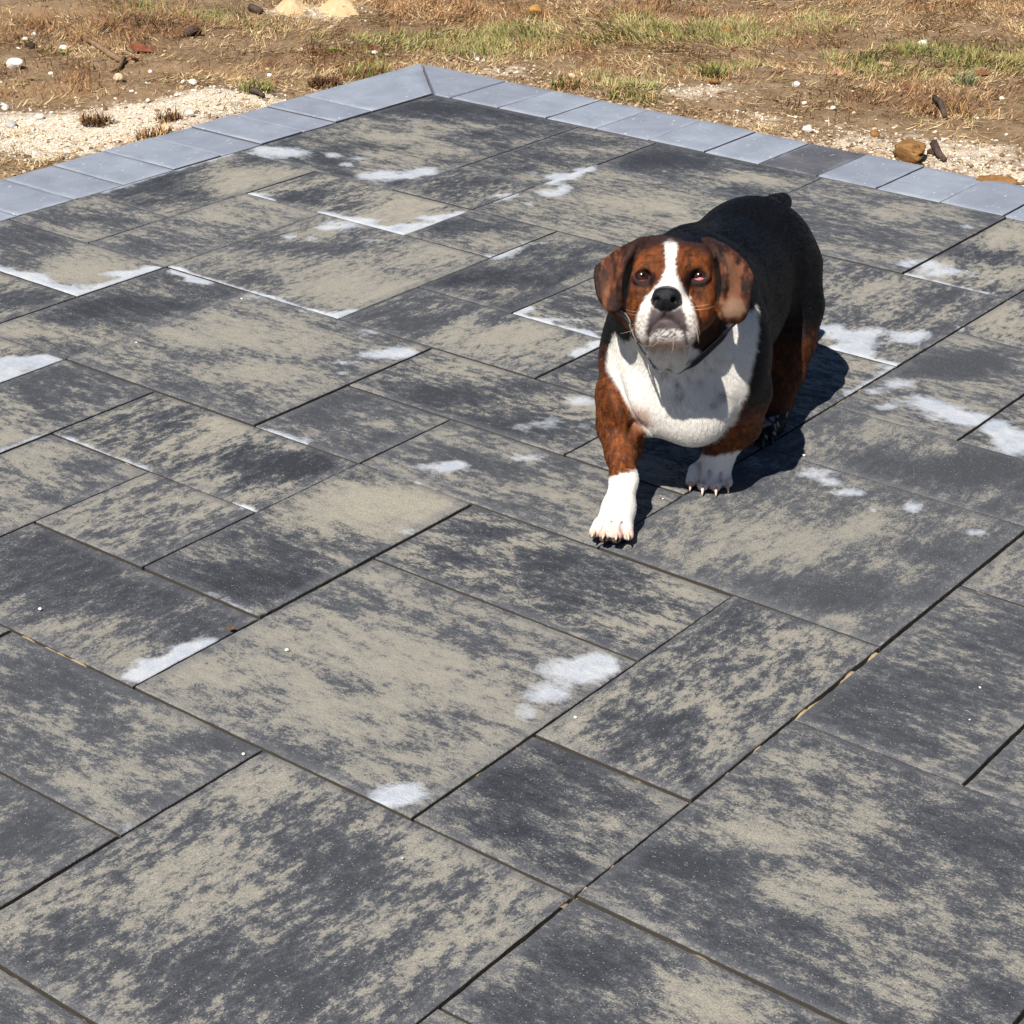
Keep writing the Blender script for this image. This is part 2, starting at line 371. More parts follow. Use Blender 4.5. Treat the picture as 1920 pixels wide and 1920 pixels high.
STAIN = [(10.26,9.71,23.03,9.87,19.22,1),(10.25,9.93,81.8,22.18,70,0.8),(10.53,9.25,117.73,-14.74,116.03,0.9),(10.38,8.94,140.23,-34.06,143.97,0.9),(10.62,8.96,184.51,121.98,148.5,0.7),(10.3,8.4,24.22,5.65,22.45,1.1),(10.69,8.17,41.23,2.65,41.77,1),(10.46,8.16,142.82,-31.98,156.02,0.7),(9.39,10.21,178.08,140.87,134.88,0.8),(9.88,10.18,257.32,172.65,200.44,0.6),(9.08,8.87,238.75,149.15,186.45,0.7),(9.02,7.65,142.96,112.39,107.41,1),(9.04,7.24,125.68,84.89,98.63,1.1),(9.24,7.12,110.36,55.22,93.53,1.1),(9.6,7.1,145.29,103.31,114.08,1),(8.84,7.62,43.4,7.12,39.41,0.9),(8.66,7.68,141.21,26.93,125.42,0.6),(8.29,7.74,161.17,16.67,142.51,0.8),(8.37,7.55,233.47,47.24,204.66,0.6),(8.68,7.09,203.58,79.42,175.43,0.5),(6.04,8.78,135.44,94.66,97.2,1),(6.03,8.6,231.31,139.55,166.05,1),(6.03,8.27,548.96,432.71,394.05,0.9),(6.25,8.12,539.76,425.87,388.5,0.8),(6.65,8.13,138.52,87.81,101.75,1),(6.89,8.06,428.56,183.51,325.15,0.8),(7.01,7.85,159.27,-43.27,134.74,0.8),(6.96,7.54,104.21,14.37,84.61,0.8),(7,6.8,386.88,317.61,278.44,0.7),(7,6.26,421.25,336.66,304.47,0.8),(7.06,6.05,329.47,95.13,282.69,1),(4.67,7.27,85.8,-29.38,59.18,0.9),(4.8,7.2,152.42,97.02,107.22,0.8),(4.52,7.11,149.35,-37.49,102.75,0.8),(4.95,7.14,353.5,198.82,250.47,0.7),(11.45,7.01,42.4,17.56,41.1,1),(11.76,7,100.04,4.36,117.61,0.9),(10.91,6.74,43.6,5.09,48.09,0.9),(11.14,6.75,99.57,-25.36,129.88,0.7),(10.54,7.04,104.71,27.26,104.36,0.9),(10.48,6.69,221.87,-22.24,261.74,0.6),(11.38,7.35,150.15,21.57,161.59,0.5),(11.11,6.98,215,139.63,181.45,0.5),(9.03,5.99,111.2,19.25,112.53,0.8),(9.61,5.92,181.39,100.28,157.93,0.5),(9.52,6.01,389.33,93.38,393.32,0.5),(8.15,4.96,192.88,60.32,185.67,0.9),(8.1,4.63,318.81,257.21,232.28,0.8),(8.05,4.27,473.78,352.42,360.98,0.6),(7.63,4.05,227.61,-33.97,282.61,0.7),(7.88,4.05,159.72,46.21,162.67,0.8),(6.94,5.6,153.06,52.19,131.27,0.6),(6.63,5.19,67.19,36.29,53.63,0.9),(6.77,5.11,102.51,23.12,93.27,0.9),(6.32,5.3,404.42,318.02,289.92,0.8),(6.14,5.17,425.49,146.05,356.16,0.8),(5.31,5.28,271.25,158.93,201.89,0.5),(5.28,5.41,462.41,198.7,355.74,0.4),(5.03,4.52,344.58,1.08,307.9,0.8),(5.31,3.52,111.47,61.58,88.54,1),(5.43,3.47,287.42,85.16,259.85,0.8),(5.81,3.16,229.2,142.91,180.79,0.8),(6.87,3.48,95.26,24.86,96.49,0.9),(6.22,3.5,93.06,17.2,93.52,0.55),(6.42,3.41,90.17,16.58,92.67,0.55),(6.51,3.17,127.85,-0.87,148.74,0.6),(5,3.49,576.03,371.73,432.29,0.6),(4.41,3.04,472.12,17.65,453.66,0.8),(4.13,6.01,899.42,470.69,632.9,0.6),(4,4.1,1254.64,646.2,930.56,0.8),(2.3,3.05,366.43,269.4,247.91,0.9),(2.13,3.05,260.15,143.37,180.94,0.9),(2.5,3.05,301.62,162.6,214.18,0.9),(1.04,2.01,2142.87,-509.92,1642.59,0.9),(3.69,1.2,39.3,12.07,37.48,1.15),(3.38,1.18,84.53,12.75,85.81,0.95),(3.14,1.16,194.74,-35.99,226.34,0.7),(3.84,1.16,82.22,0.09,94.63,0.9),(2.15,1.18,88.07,28.53,73.32,1.05),(2.06,1.17,238.42,96.73,190.17,0.7),(6.85,1.49,94.8,38.68,101.67,1),(6.78,1.34,159.2,52.97,183.44,0.9),(6.71,1.16,260.71,160.4,232.22,1),(6.59,0.92,524.49,17.21,784.76,0.9),(6.78,0.72,187.32,33.3,262.45,1),(6.77,0.45,451.44,183.94,531.09,0.5),(6.72,0.22,425.03,296.45,355.87,0.8),(5.04,0.03,601.26,42.35,873.61,0.7),(6.77,1.86,55.02,5.06,71.34,0.6),(11.25,3.09,68.05,-10.47,122.43,0.8),(11.27,2.84,20.58,0.54,33.97,0.8),(11.36,2.62,86.33,56.59,81.99,0.5),(11.28,2.39,57.47,18.99,78.1,0.4),(11.02,2.21,370.55,282.95,303.55,0.7),(11.42,2.99,79.52,0.88,131.66,0.7),(12.6,3.15,179.94,34.96,274.31,0.7),(9.35,2.77,35.14,-8.89,60.88,1),(9.28,2.49,27.17,-5.57,47.23,1),(9.57,2.5,72.63,33.82,79.2,0.9),(9.61,2.23,41.98,-1.47,69.48,1),(9.77,2.17,92.15,-3.33,155.39,0.6),(9.05,2.48,77.4,42.56,76.14,0.9),(9.07,2.33,200.94,111.55,198.49,0.8),(8.99,2.07,164.41,48.06,209.42,0.6),(8.7,1.81,67.02,14.74,91.29,0.75),(8.46,1.9,99.81,40.54,113.52,0.6),(8.23,1.69,134.51,68.09,139.67,0.6),(8.48,1.56,47.76,16,59.76,0.8),(8.42,1.31,29.82,5.97,42.79,0.95),(8.43,1.06,49.12,22.2,57.29,1),(8.4,0.88,39.13,-9.51,81.44,1),(8.21,0.66,29.23,0.11,52.38,1.1),(8.34,0.73,80.19,24.45,111.64,0.9),(10.08,2,352.94,-11.88,619.7,0.8)]

def blob_field(L, u, v, box, power=1.0):
    r = np.zeros(len(u))
    for (bu, bv, m00, m01, m11, s) in L:
        if box[0] <= bu < box[1] and box[2] <= bv < box[3]:
            du, dv = u - bu, v - bv
            q = m00 * du * du + 2 * m01 * du * dv + m11 * dv * dv
            r = r + s * np.exp(-0.7 * q ** power)
    return r

EDGE = [((9, 8.05), (9, 7), .085, 1.1, (9.5, 8)), ((9, 7), (9.9, 7), .12, 1.1, (9.5, 8)), ((9, 9), (9, 8.6), .06, .9, (9.5, 8)),
        ((6, 9.3), (6, 8), .1, 1.1, (6.5, 9)), ((6, 8), (6.95, 8), .11, 1.1, (6.5, 9)), ((7, 7.95), (7, 6.02), .032, .85, (8, 7)), ((7, 6.0), (7.25, 6), .08, 1, (8, 7)),
        ((8.1, 10.08), (9.9, 10.08), .06, .9, (9, 9.5)), ((4.1, 7), (5, 7), .2, .9, (4, 8)), ((8, 5), (8, 4.1), .06, 1, (9, 4.5)), ((8, 5), (8.2, 5), .06, 1, (9, 4.5)),
        ((7.55, 4), (7.95, 4), .1, 1, (7.5, 5)), ((2.05, 3), (2.65, 3), .12, 1.1, (2.5, 4)), ((10.3, 7), (10.7, 7), .09, 1, (11, 6)), ((11.15, 7), (11.9, 7), .09, 1, (11, 6)),
        ((9.1, 6), (9.4, 6), .12, 1, (9, 5.5)), ((6.98, 7.9), (6.98, 7.4), .08, 1, (6, 7.5)), ((9, 2.6), (9, 2), .09, .9, (10, 3)), ((8.2, 2), (9, 2), .06, .8, (8, 3)),
        ((3.3, 6), (4, 6), .05, .7, (4, 6.5)), ((4, 5.9), (4, 5.0), .035, .8, (4.5, 5)), ((4, 4.2), (4, 4.0), .05, 1, (4.5, 5)), ((11, 3.4), (11, 2.3), .04, .6, (12, 2.5)),
        ((5, 4.95), (5, 4.6), .05, .8, (5.5, 4.5)), ((3, 3.5), (3, 3.05), .06, .5, (4, 3.5)), ((12.0, 6.7), (12.0, 6.3), .04, .7, (12.5, 6))]
def edge_field(u, v, box):
    r = np.zeros(len(u))
    for (p, q, w, s, c) in EDGE:
        if box[0] < c[0] < box[1] and box[2] < c[1] < box[3]:
            p, q = np.array(p), np.array(q)
            L = np.linalg.norm(q - p)
            d = (q - p) / L
            t = (u - p[0]) * d[0] + (v - p[1]) * d[1]
            n = np.abs((u - p[0]) * d[1] - (v - p[1]) * d[0])
            wv = w * (0.5 + 1.1 * fbm(np.c_[u * 5, v * 5], 2, 23))
            r = r + s * np.exp(-(n / wv) ** 2) * sstep(-.08, .06, t) * sstep(-.08, .06, L - t)
    return r

def block_mesh(name, hx, hy, n1, n2, thick, rnd, field=None, poly=None, gap=0.0022):
    """a slab with a fine top sheet, a rounded worn arris and sides; local origin at the top centre"""
    e = 0.0016
    xs = np.r_[-hx, -hx + e * .4, -hx + e, np.linspace(-hx + e, hx - e, n1 + 1)[1:-1], hx - e, hx - e * .4, hx]
    ys = np.r_[-hy, -hy + e * .4, -hy + e, np.linspace(-hy + e, hy - e, n2 + 1)[1:-1], hy - e, hy - e * .4, hy]
    gx, gy = np.meshgrid(xs, ys, indexing='ij')
    a, b = gx.shape
    dx = np.minimum(gx + hx, hx - gx)
    dy = np.minimum(gy + hy, hy - gy)
    d = np.minimum(dx, dy)
    z = -np.where(d < e, (1 - np.clip(d / e, 0, 1)) ** 2 * e, 0)
    # worn, slightly wandering edge
    wob = (fbm(np.c_[gx.ravel() * 40 + rnd * 31, gy.ravel() * 40 + rnd * 57], 3, 3).reshape(gx.shape) - 0.5)
    edge = d < e * 1.01
    x2 = gx - np.where(edge & (dx <= dy), np.sign(gx) * np.abs(wob) * 0.005, 0)
    y2 = gy - np.where(edge & (dy < dx), np.sign(gy) * np.abs(wob) * 0.005, 0)
    z = z + (fbm(np.c_[gx.ravel() * 7 + rnd * 13, gy.ravel() * 7], 3, 5).reshape(gx.shape) - 0.5) * 0.0016 * (d >= e)
    co = np.stack([x2, y2, z], -1).reshape(-1, 3)
    idx = np.arange(a * b).reshape(a, b)
    q = np.stack([idx[:-1, :-1], idx[1:, :-1], idx[1:, 1:], idx[:-1, 1:]], -1).reshape(-1, 4)
    ring = np.r_[idx[:-1, 0], idx[-1, :-1], idx[:0:-1, -1], idx[0, :0:-1]]
    mid = co[ring].copy()
    mid[:, 2] -= 0.0022
    low = co[ring].copy()
    low[:, 2] = -thick
    nb, nr = len(co), len(ring)
    k = np.arange(nr)
    k2 = np.roll(k, -1)
    side = np.r_[np.stack([ring[k], nb + k, nb + k2, ring[k2]], -1), np.stack([nb + k, nb + nr + k, nb + nr + k2, nb + k2], -1)]
    bot = np.array([nb + nr + k[::-1]])
    allco = np.r_[co, mid, low]
    rim = np.r_[1 - sstep(0.0, 0.055, d.ravel()), np.full(nr, 3.0), np.full(nr, 3.0)]     # above 1: joint faces, coloured darker than the top
    return allco, [q, side, bot], rim

patio = tag(link('patio', mesh_np('patio_bed', [(*grid_w(u, v), -0.03) for u, v in ((-5, -9), (14.05, -9), (14.05, 11.05), (-5, 11.05))], [np.array([[0, 1, 2, 3]])], False), M_BED),
            'concrete patio of large two-tone slabs in a blue-grey border', None, None, 'structure')
E_IN, V_IN = 13.13, 10.08           # inner line of the border
SLABS = [(10, 13, 8, 10), (11, 13, 7, 8), (10, 11, 7, 8), (9, 10, 7, 9), (8, 10, 9, 10), (7, 8, 9, 10), (6, 7, 8, 10), (7, 9, 8, 9), (7, 9, 6, 8),
         (9, 10, 6, 7), (10, 12, 5, 7), (12, 13, 5, 7), (11, 13, 3, 5), (11, 13, 2, 3), (9, 11, 2, 4), (7, 9, 2, 4), (10, 11, 0, 2), (8, 10, 1, 2),
         (8, 10, -1, 1), (7, 8, 0, 2), (5, 7, 0, 2), (3, 5, 0, 1), (2, 3, 0, 1), (4, 6, -1, 0), (2, 4, -2, 0), (1, 2, -2, 0), (0, 2, 0, 2), (1, 2, 2, 4),
         (-1, 1, 2, 4), (2, 3, 3, 5), (3, 5, 3, 4), (2, 4, 1, 3), (4, 5, 1, 3), (3, 4, 4, 5), (2, 4, 5, 6), (4, 5, 4, 6), (5, 6, 4, 5), (6, 7, 3, 5),
         (5, 6, 2, 4), (6, 7, 2, 3), (5, 7, 5, 7), (7, 8, 4, 6), (8, 10, 5, 6), (8, 10, 4, 5), (10, 11, 4, 5), (3, 5, 6, 7), (3, 5, 7, 9), (5, 7, 7, 8),
         (5, 6, 8, 10), (-2, 0, 0, 2), (0, 2, 4, 6), (6, 8, -2, 0), (4, 7, -3, -1), (11, 13, 0, 2), (-1, 1, -2, 0)]
taken = set((i, j) for a, b, c, d in SLABS for i in range(a, b) for j in range(c, d))
n_seen = len(SLABS)
for i in range(-4, 13):
    for j in range(-6, 10):
        if (i, j) in taken:
            continue
        for w, h in ((2, 2), (2, 1), (1, 2), (1, 1)):
            cells = [(i + a, j + b) for a in range(w) for b in range(h)]
            if all(c not in taken and c[0] < 13 and c[1] < 10 for c in cells):
                taken.update(cells)
                SLABS.append((i, i + w, j, j + h))
                break
GAP = 0.0025
DIRS = {(2, 4, 1, 3): 1, (0, 2, 0, 2): 0, (2, 4, -2, 0): 1, (10, 12, 5, 7): 1, (7, 9, 6, 8): 0, (11, 13, 3, 5): 1, (5, 7, 5, 7): 1, (5, 7, 0, 2): 0, (1, 2, 2, 4): 1, (3, 5, 3, 4): 1,
        (4, 5, 1, 3): 1, (9, 11, 2, 4): 0, (2, 3, 3, 5): 0, (7, 8, 0, 2): 0, (10, 13, 8, 10): 1, (3, 5, 0, 1): 0, (9, 10, 7, 9): 0, (9, 10, 6, 7): 1, (8, 10, 5, 6): 0, (1, 2, -2, 0): 1}
for k, (a, b, c, d) in enumerate(SLABS):
    a1 = a; b1 = E_IN if b == 13 else b; d1 = V_IN if d == 10 else d
    hx, hy = (b1 - a1) * MOD / 2 - GAP, (d1 - c) * MOD / 2 - GAP
    n = 20 if k < n_seen else 3
    r = random.random()
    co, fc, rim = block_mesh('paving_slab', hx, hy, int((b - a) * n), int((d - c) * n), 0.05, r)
    gu = (a1 + b1) / 2 + co[:, 0] / MOD
    gv = (c + d1) / 2 + co[:, 1] / MOD
    tone = blob_field(TONE, gu, gv, (a, b1, c, d1)) + random.uniform(-0.25, 0.15)
    way = DIRS.get((a, b, c, d), 1 if random.random() < .6 else 0)
    bloom = np.clip(blob_field(STAIN, gu, gv, (a - .02, b1 + .02, c - .02, d1 + .02), 1.5) + edge_field(gu, gv, (a, b1, c, d1)), 0, 1.3)
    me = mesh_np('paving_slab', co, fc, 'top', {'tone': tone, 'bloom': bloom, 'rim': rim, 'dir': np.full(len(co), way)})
    x, y = grid_w((a1 + b1) / 2, (c + d1) / 2)
    o = link('paving_slab', me, M_SLAB, patio, (x, y, random.uniform(-0.0022, 0.0008)), YAW)
    o.rotation_euler = (random.uniform(-1, 1) * 0.0022, random.uniform(-1, 1) * 0.0022, YAW + random.uniform(-1, 1) * 0.0016)

OUT = 1.045                         # border depth in modules
def border_piece(u0, u1, v0, v1, mat, cut=None):
    hx, hy = (u1 - u0) * MOD / 2 - GAP * .8, (v1 - v0) * MOD / 2 - GAP * .8
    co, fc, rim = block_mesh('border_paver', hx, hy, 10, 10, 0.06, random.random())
    if cut is not None:             # mitred piece at the corner: squeeze towards the diagonal
        gu = (u0 + u1) / 2 + co[:, 0] / MOD
        gv = (v0 + v1) / 2 + co[:, 1] / MOD
        if cut == 'left':
            top = E_IN + (gv - V_IN) - 0.012
            gu = np.where(True, u0 + (gu - u0) * (top - u0) / (u1 - u0), gu)
        elif cut == 'right':
            top = V_IN + (gu - E_IN) - 0.012
            gv = v0 + (gv - v0) * (top - v0) / (v1 - v0)
        co[:, 0] = (gu - (u0 + u1) / 2) * MOD
        co[:, 1] = (gv - (v0 + v1) / 2) * MOD
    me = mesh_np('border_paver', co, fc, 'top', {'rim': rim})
    x, y = grid_w((u0 + u1) / 2, (v0 + v1) / 2)
    o = link('border_paver', me, mat, patio, (x, y, random.uniform(-0.002, 0.003)), YAW)
    o.rotation_euler = (random.uniform(-1, 1) * 0.004, random.uniform(-1, 1) * 0.004, YAW + random.uniform(-1, 1) * 0.002)
    return o
ju = [-4.0 + .675 * i for i in range(17)]
ju = [u for u in ju if u < 6.9] + [7.11, 7.80, 8.42, 9.09, 9.76, 10.33, 10.97, 11.48, 12.08]
for u0, u1 in zip(ju[:-1], ju[1:]):
    border_piece(u0, u1, V_IN, V_IN + OUT, M_BORDER)
border_piece(12.08, E_IN + 0.5, V_IN, V_IN + OUT, M_BORDER, 'left')
jv = [3.05 - .675 * i for i in range(14)][::-1] + [3.71, 4.40, 5.07, 5.75, 6.41, 7.11, 7.80, 8.47, 9.14]
for v0, v1 in zip(jv[:-1], jv[1:]):
    o = border_piece(E_IN, E_IN + OUT, v0, v1, M_BORDER_DARK if abs(v0 - 5.07) < .01 else M_BORDER)
    if abs(v0 - 5.07) < .01:
        o['label'] = 'charcoal paver among the blue-grey border pavers'
border_piece(E_IN, E_IN + OUT, 9.14, 9.82, M_BORDER)
# the last, three-cornered piece beside the mitre
tri = [(E_IN + 0.0, 9.835), (E_IN + OUT - 0.01, 9.835), (E_IN + OUT - 0.01, V_IN + OUT - 0.03), (E_IN + 0.005, V_IN - 0.03)]
tx, ty = grid_w(E_IN + .5, 10.3)
def wedge(pts, mat):
    top, low = [], []
    for (u, v) in pts:
        x, y = grid_w(u, v)
        top.append((x - tx, y - ty, 0.0)); low.append((x - tx, y - ty, -0.06))
    n = len(pts)
    cen = np.mean(top, axis=0)
    ins = [tuple(np.array(p) + (cen - np.array(p)) / np.linalg.norm(cen - np.array(p)) * 0.003 + np.array([0, 0, 0.0])) for p in top]
    top = [(p[0], p[1], -0.0025) for p in top]
    k = np.arange(n); k2 = np.roll(k, -1)
    f1 = np.array([k + 0])
    f2 = np.stack([n + k, n + k2, k2, k], -1)
    f3 = np.stack([2 * n + k, 2 * n + k2, n + k2, n + k], -1)
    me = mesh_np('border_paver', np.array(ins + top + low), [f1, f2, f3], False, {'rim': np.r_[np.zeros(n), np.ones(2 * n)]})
    return link('border_paver', me, mat, patio, (tx, ty, 0.001))
wedge(tri, M_BORDER)

# jointing sand that still stands in some joints, up to the arrises
def sand_strips():
    segs = [(3.0, 0, 4.95, 0, .55), (4, 0, 4, -1.0, .8), (2, 0, 2, -1.4, .55), (0, .7, 0, 1.9, .75), (3, 1, 3, 0, .5), (2, 4, 2, 3.0, .75), (2, 1, 2, .0, .5), (2, 1.9, 2, 1, .35),
            (2.2, 1, 3, 1, .6), (5, 1, 5, .1, .35), (8, 10, 8, 9.1, .7), (6, 0, 6, -1, .55), (2.0, 0, 2.9, 0, .4), (4, 6, 4, 5, .55), (8, 9, 9, 9, .2), (7.3, 9, 8, 9, .35), (7, 9.6, 7, 9, .3),
            (3, 4, 3, 3.1, .35), (5, 5, 5, 4.1, .45), (7, 2, 7, .3, .4), (10.9, 8, 11, 8, .6), (9, 2.6, 9, 2, .3), (8.05, 2, 8.95, 2, .6), (5, 4, 5, 3, .4), (4, 0, 4.2, 0, .95), (1.9, 0, 2.1, 0, .95), (4.9, 1, 5.08, 1, .9),
            (12, 6.8, 12, 6, .5), (1, 2.9, 1, 2.1, .25), (7, 5.9, 7, 5.0, .3), (7, 4, 7, 3.6, .4), (8, 1.9, 8, 1.1, .4), (10, 2, 10, 1.3, .5)]
    co, fc = [], []
    for k, (u0, v0, u1, v1, full) in enumerate(segs):
        L = math.hypot(u1 - u0, v1 - v0)
        n = max(3, int(L * 26))
        t = np.linspace(0, 1, n)
        us, vv = u0 + (u1 - u0) * t, v0 + (v1 - v0) * t
        du, dv = (v1 - v0) / L, -(u1 - u0) / L
        h = fbm(np.c_[us * 9 + k, vv * 9], 3, 11)
        z = -0.029 + 0.0255 * np.clip((h - .5) * 1.6 + full - .02, 0, 1)
        w = (GAP + 0.002) / MOD
        base = len(co)
        for s in (-1, 0, 1):
            x, y = grid_w(us + du * w * s, vv + dv * w * s)
            co += list(zip(x, y, z - (0.001 if s else 0)))
        for j in range(2):
            for i in range(n - 1):
                p = base + j * n + i
                fc.append((p, p + n, p + n + 1, p + 1))
    me = mesh_np('joint_sand', np.array(co), [np.array(fc)], True)
    o = link('joint_sand', me, M_SAND, patio)
    o['kind'] = 'stuff'
sand_strips()

# ------------------------------------------------------------------ the ground beyond the patio
def px_blobs(L, x, y):
    """soft patches given by photo position and radius, laid on the level ground"""
    r = np.zeros(len(x))
    for (px, py, rx, ry, s) in L:
        c = ground_at(px, py)[:2]
        ex = ground_at(px + rx, py)[:2] - c
        ey = ground_at(px, py - ry)[:2] - c
        M = np.linalg.inv(np.stack([ex, ey], 1))
        q = M @ np.stack([x - c[0], y - c[1]])
        r = r + s * np.exp(-0.8 * (q ** 2).sum(0))
    return r
LIME = [(200, 225, 150, 22, 1.0), (60, 235, 120, 30, 1.0), (340, 195, 110, 16, .9), (440, 175, 90, 14, .6), (100, 265, 90, 14, .8), (60, 290, 60, 10, .5), (520, 185, 50, 10, .5),
        (1300, 165, 90, 14, .5), (1420, 215, 90, 16, .3), (1620, 260, 150, 24, .48), (1800, 290, 140, 24, .6), (1880, 320, 80, 14, .55), (950, 115, 60, 8, .5), (1210, 140, 40, 8, .5), (1040, 130, 50, 6, .4),
        (640, 22, 60, 12, .5), (540, 18, 40, 8, .5)]
GREEN = [(1260, 50, 130, 22, .9), (1050, 55, 110, 20, .7), (760, 70, 150, 20, .8), (940, 70, 100, 18, .7), (420, 25, 120, 20, .4), (260, 8, 80, 14, .4), (1640, 105, 60, 22, 1.1), (1800, 90, 120, 22, 1.1),
         (1340, 115, 60, 12, .8), (1180, 160, 45, 16, 1.0), (1060, 140, 50, 12, .7), (690, 120, 40, 12, .8), (480, 170, 25, 8, .5), (1900, 110, 80, 26, .7), (1450, 40, 90, 18, .6), (560, 170, 30, 10, .4), (1560, 30, 60, 20, .3)]
BARE = [(100, 10, 130, 14, 1.2), (250, 120, 220, 20, .7), (450, 100, 120, 14, .5), (60, 150, 100, 20, .6), (1480, 105, 70, 10, .6), (560, 130, 90, 16, .5), (180, 165, 200, 14, .7)]
REDB = [(820, 15, 160, 18, .8), (120, 50, 150, 22, .5), (300, 40, 120, 16, .5), (1250, 15, 120, 12, .4), (1100, 85, 90, 14, .5), (1760, 10, 100, 16, .6), (130, 160, 90, 10, .6), (620, 90, 90, 12, .6), (1700, 180, 120, 18, .6), (1500, 60, 80, 12, .6)]

def ground_z(x, y):
    u, v = w_grid(x, y)
    inside = np.minimum(E_IN + OUT - u, V_IN + OUT - v)           # >0 under the patio (modules)
    p = np.c_[x, y]
    z = -0.022 + (fbm(p * 2.2, 4, 31) - .5) * 0.06 + (fbm(p * 11, 3, 37) - .5) * 0.026 + (fbm(p * 42, 2, 41) - .5) * 0.012
    near = np.clip(-inside * MOD, 0, 1)
    z = z + 0.018 * np.exp(-(near / 0.10) ** 2) * (fbm(p * 6, 2, 43) - .45)
    z = np.where(near < .03, np.minimum(z, -0.008), z)
    z = z + px_blobs([(640, 20, 55, 9, .05), (545, 17, 35, 6, .035)], x, y)
    return np.where(inside > 0.02, -0.09, z)

def axis(lo, hi, far, step):
    core = np.arange(lo, hi + step, step)
    out, d = [], step
    v = hi
    ups = []
    while v < far:
        d *= 1.35
        v += d
        ups.append(v)
    v, d = lo, step
    dn = []
    while v > -far:
        d *= 1.35
        v -= d
        dn.append(v)
    return np.r_[dn[::-1], core, ups]
gx, gy = axis(-3.0, 3.3, 70, 0.022), axis(3.2, 8.6, 70, 0.022)
GX, GY = np.meshgrid(gx, gy, indexing='ij')
fx, fy = GX.ravel(), GY.ravel()
gz = ground_z(fx, fy)
lime = np.clip(px_blobs(LIME, fx, fy), 0, 1.2)
bare = np.clip(px_blobs(BARE, fx, fy), 0, 1.2)
redb = np.clip(px_blobs(REDB, fx, fy), 0, 1.2)
ii = np.arange(len(fx)).reshape(GX.shape)
gq = np.stack([ii[:-1, :-1], ii[1:, :-1], ii[1:, 1:], ii[:-1, 1:]], -1).reshape(-1, 4)
def soil_material():
    t = NT('dry_soil')
    p = t.obj()
    a = t.noise(p, 6.0, 6, 0.6, 0.3)
    b = t.noise(p, 40.0, 5, 0.65, 0.4)
    g = t.noise(p, 190.0, 3, 0.65)
    col = t.ramp(t.math('ADD', t.math('MULTIPLY', a, .5), t.math('MULTIPLY', b, .5)), [(0.32, srgb(104, 84, 64)), (0.47, srgb(142, 118, 92)), (0.6, srgb(166, 142, 114)), (0.72, srgb(186, 166, 140))])
    col = t.mix(t.math('MULTIPLY', t.attr('red'), t.mapr(b, .3, .6, .3, .9)), col, srgb(128, 90, 62))
    col = t.mix(t.mapr(t.math('ADD', t.attr('bare'), t.math('SUBTRACT', a, .5)), .3, .8, 0, .5), col, srgb(170, 140, 106))
    lv = t.math('ADD', t.attr('lime'), t.math('ADD', t.math('MULTIPLY', t.math('SUBTRACT', a, .5), .8), t.math('MULTIPLY', t.math('SUBTRACT', b, .5), 1.1)))
    col = t.mix(t.mapr(lv, .25, .65, 0, .95), col, t.mix(t.mapr(g, .35, .65), srgb(212, 194, 170), srgb(240, 230, 214)))
    col = t.mix(t.mapr(g, .3, .45, .45, 0.0), col, srgb(80, 58, 40))
    t.bump(t.math('ADD', t.math('MULTIPLY', b, .8), g), 0.9, 0.012)
    return t.set(col, 0.95, 0.1)
M_SOIL = soil_material()
ground = tag(link('ground', mesh_np('ground', np.c_[fx, fy, gz], [gq], True, {'lime': lime, 'bare': bare, 'red': redb}), M_SOIL), 'dry bare soil with dead grass beyond the patio', None, None, 'structure')

def vcol_material(name, rough=0.8, spec=0.15, trans=False, grain=0.0):
    t = NT(name)
    c = t.attr('col', 'Color')
    if grain:
        b = t.noise(t.obj(), grain, 4, .6)
        c = t.mix(t.mapr(b, .3, .7, 0.0, .45), c, t.mix(1.0, c, (.42, .38, .34), 'MULTIPLY'))
        t.bump(b, .6, .006)
    return t.set(c, rough, spec)
M_BLADE = vcol_material('grass_blades')
M_CRUMB = vcol_material('stone_crumbs', .9, .1)

def scatter_points(n, dens):
    """points beyond the border, in and a little around what the camera sees"""
    out = []
    while sum(len(o) for o in out) < n:
        m = n * 2
        # sample evenly in the picture's width but by true ground area in depth
        y = RNG.uniform(3.9, 8.5, m)
        x = RNG.uniform(-1, 1, m) * (0.30 * y + 0.1)
        keep = RNG.random(m) < (0.30 * y + .1) / 2.65
        x, y = x[keep], y[keep]
        u, v = w_grid(x, y)
        ok = (u > E_IN + OUT + .03) | (v > V_IN + OUT + .03)
        x, y = x[ok], y[ok]
        k = RNG.random(len(x)) < dens(x, y)
        out.append(np.c_[x[k], y[k]])
    return np.concatenate(out)[:n]

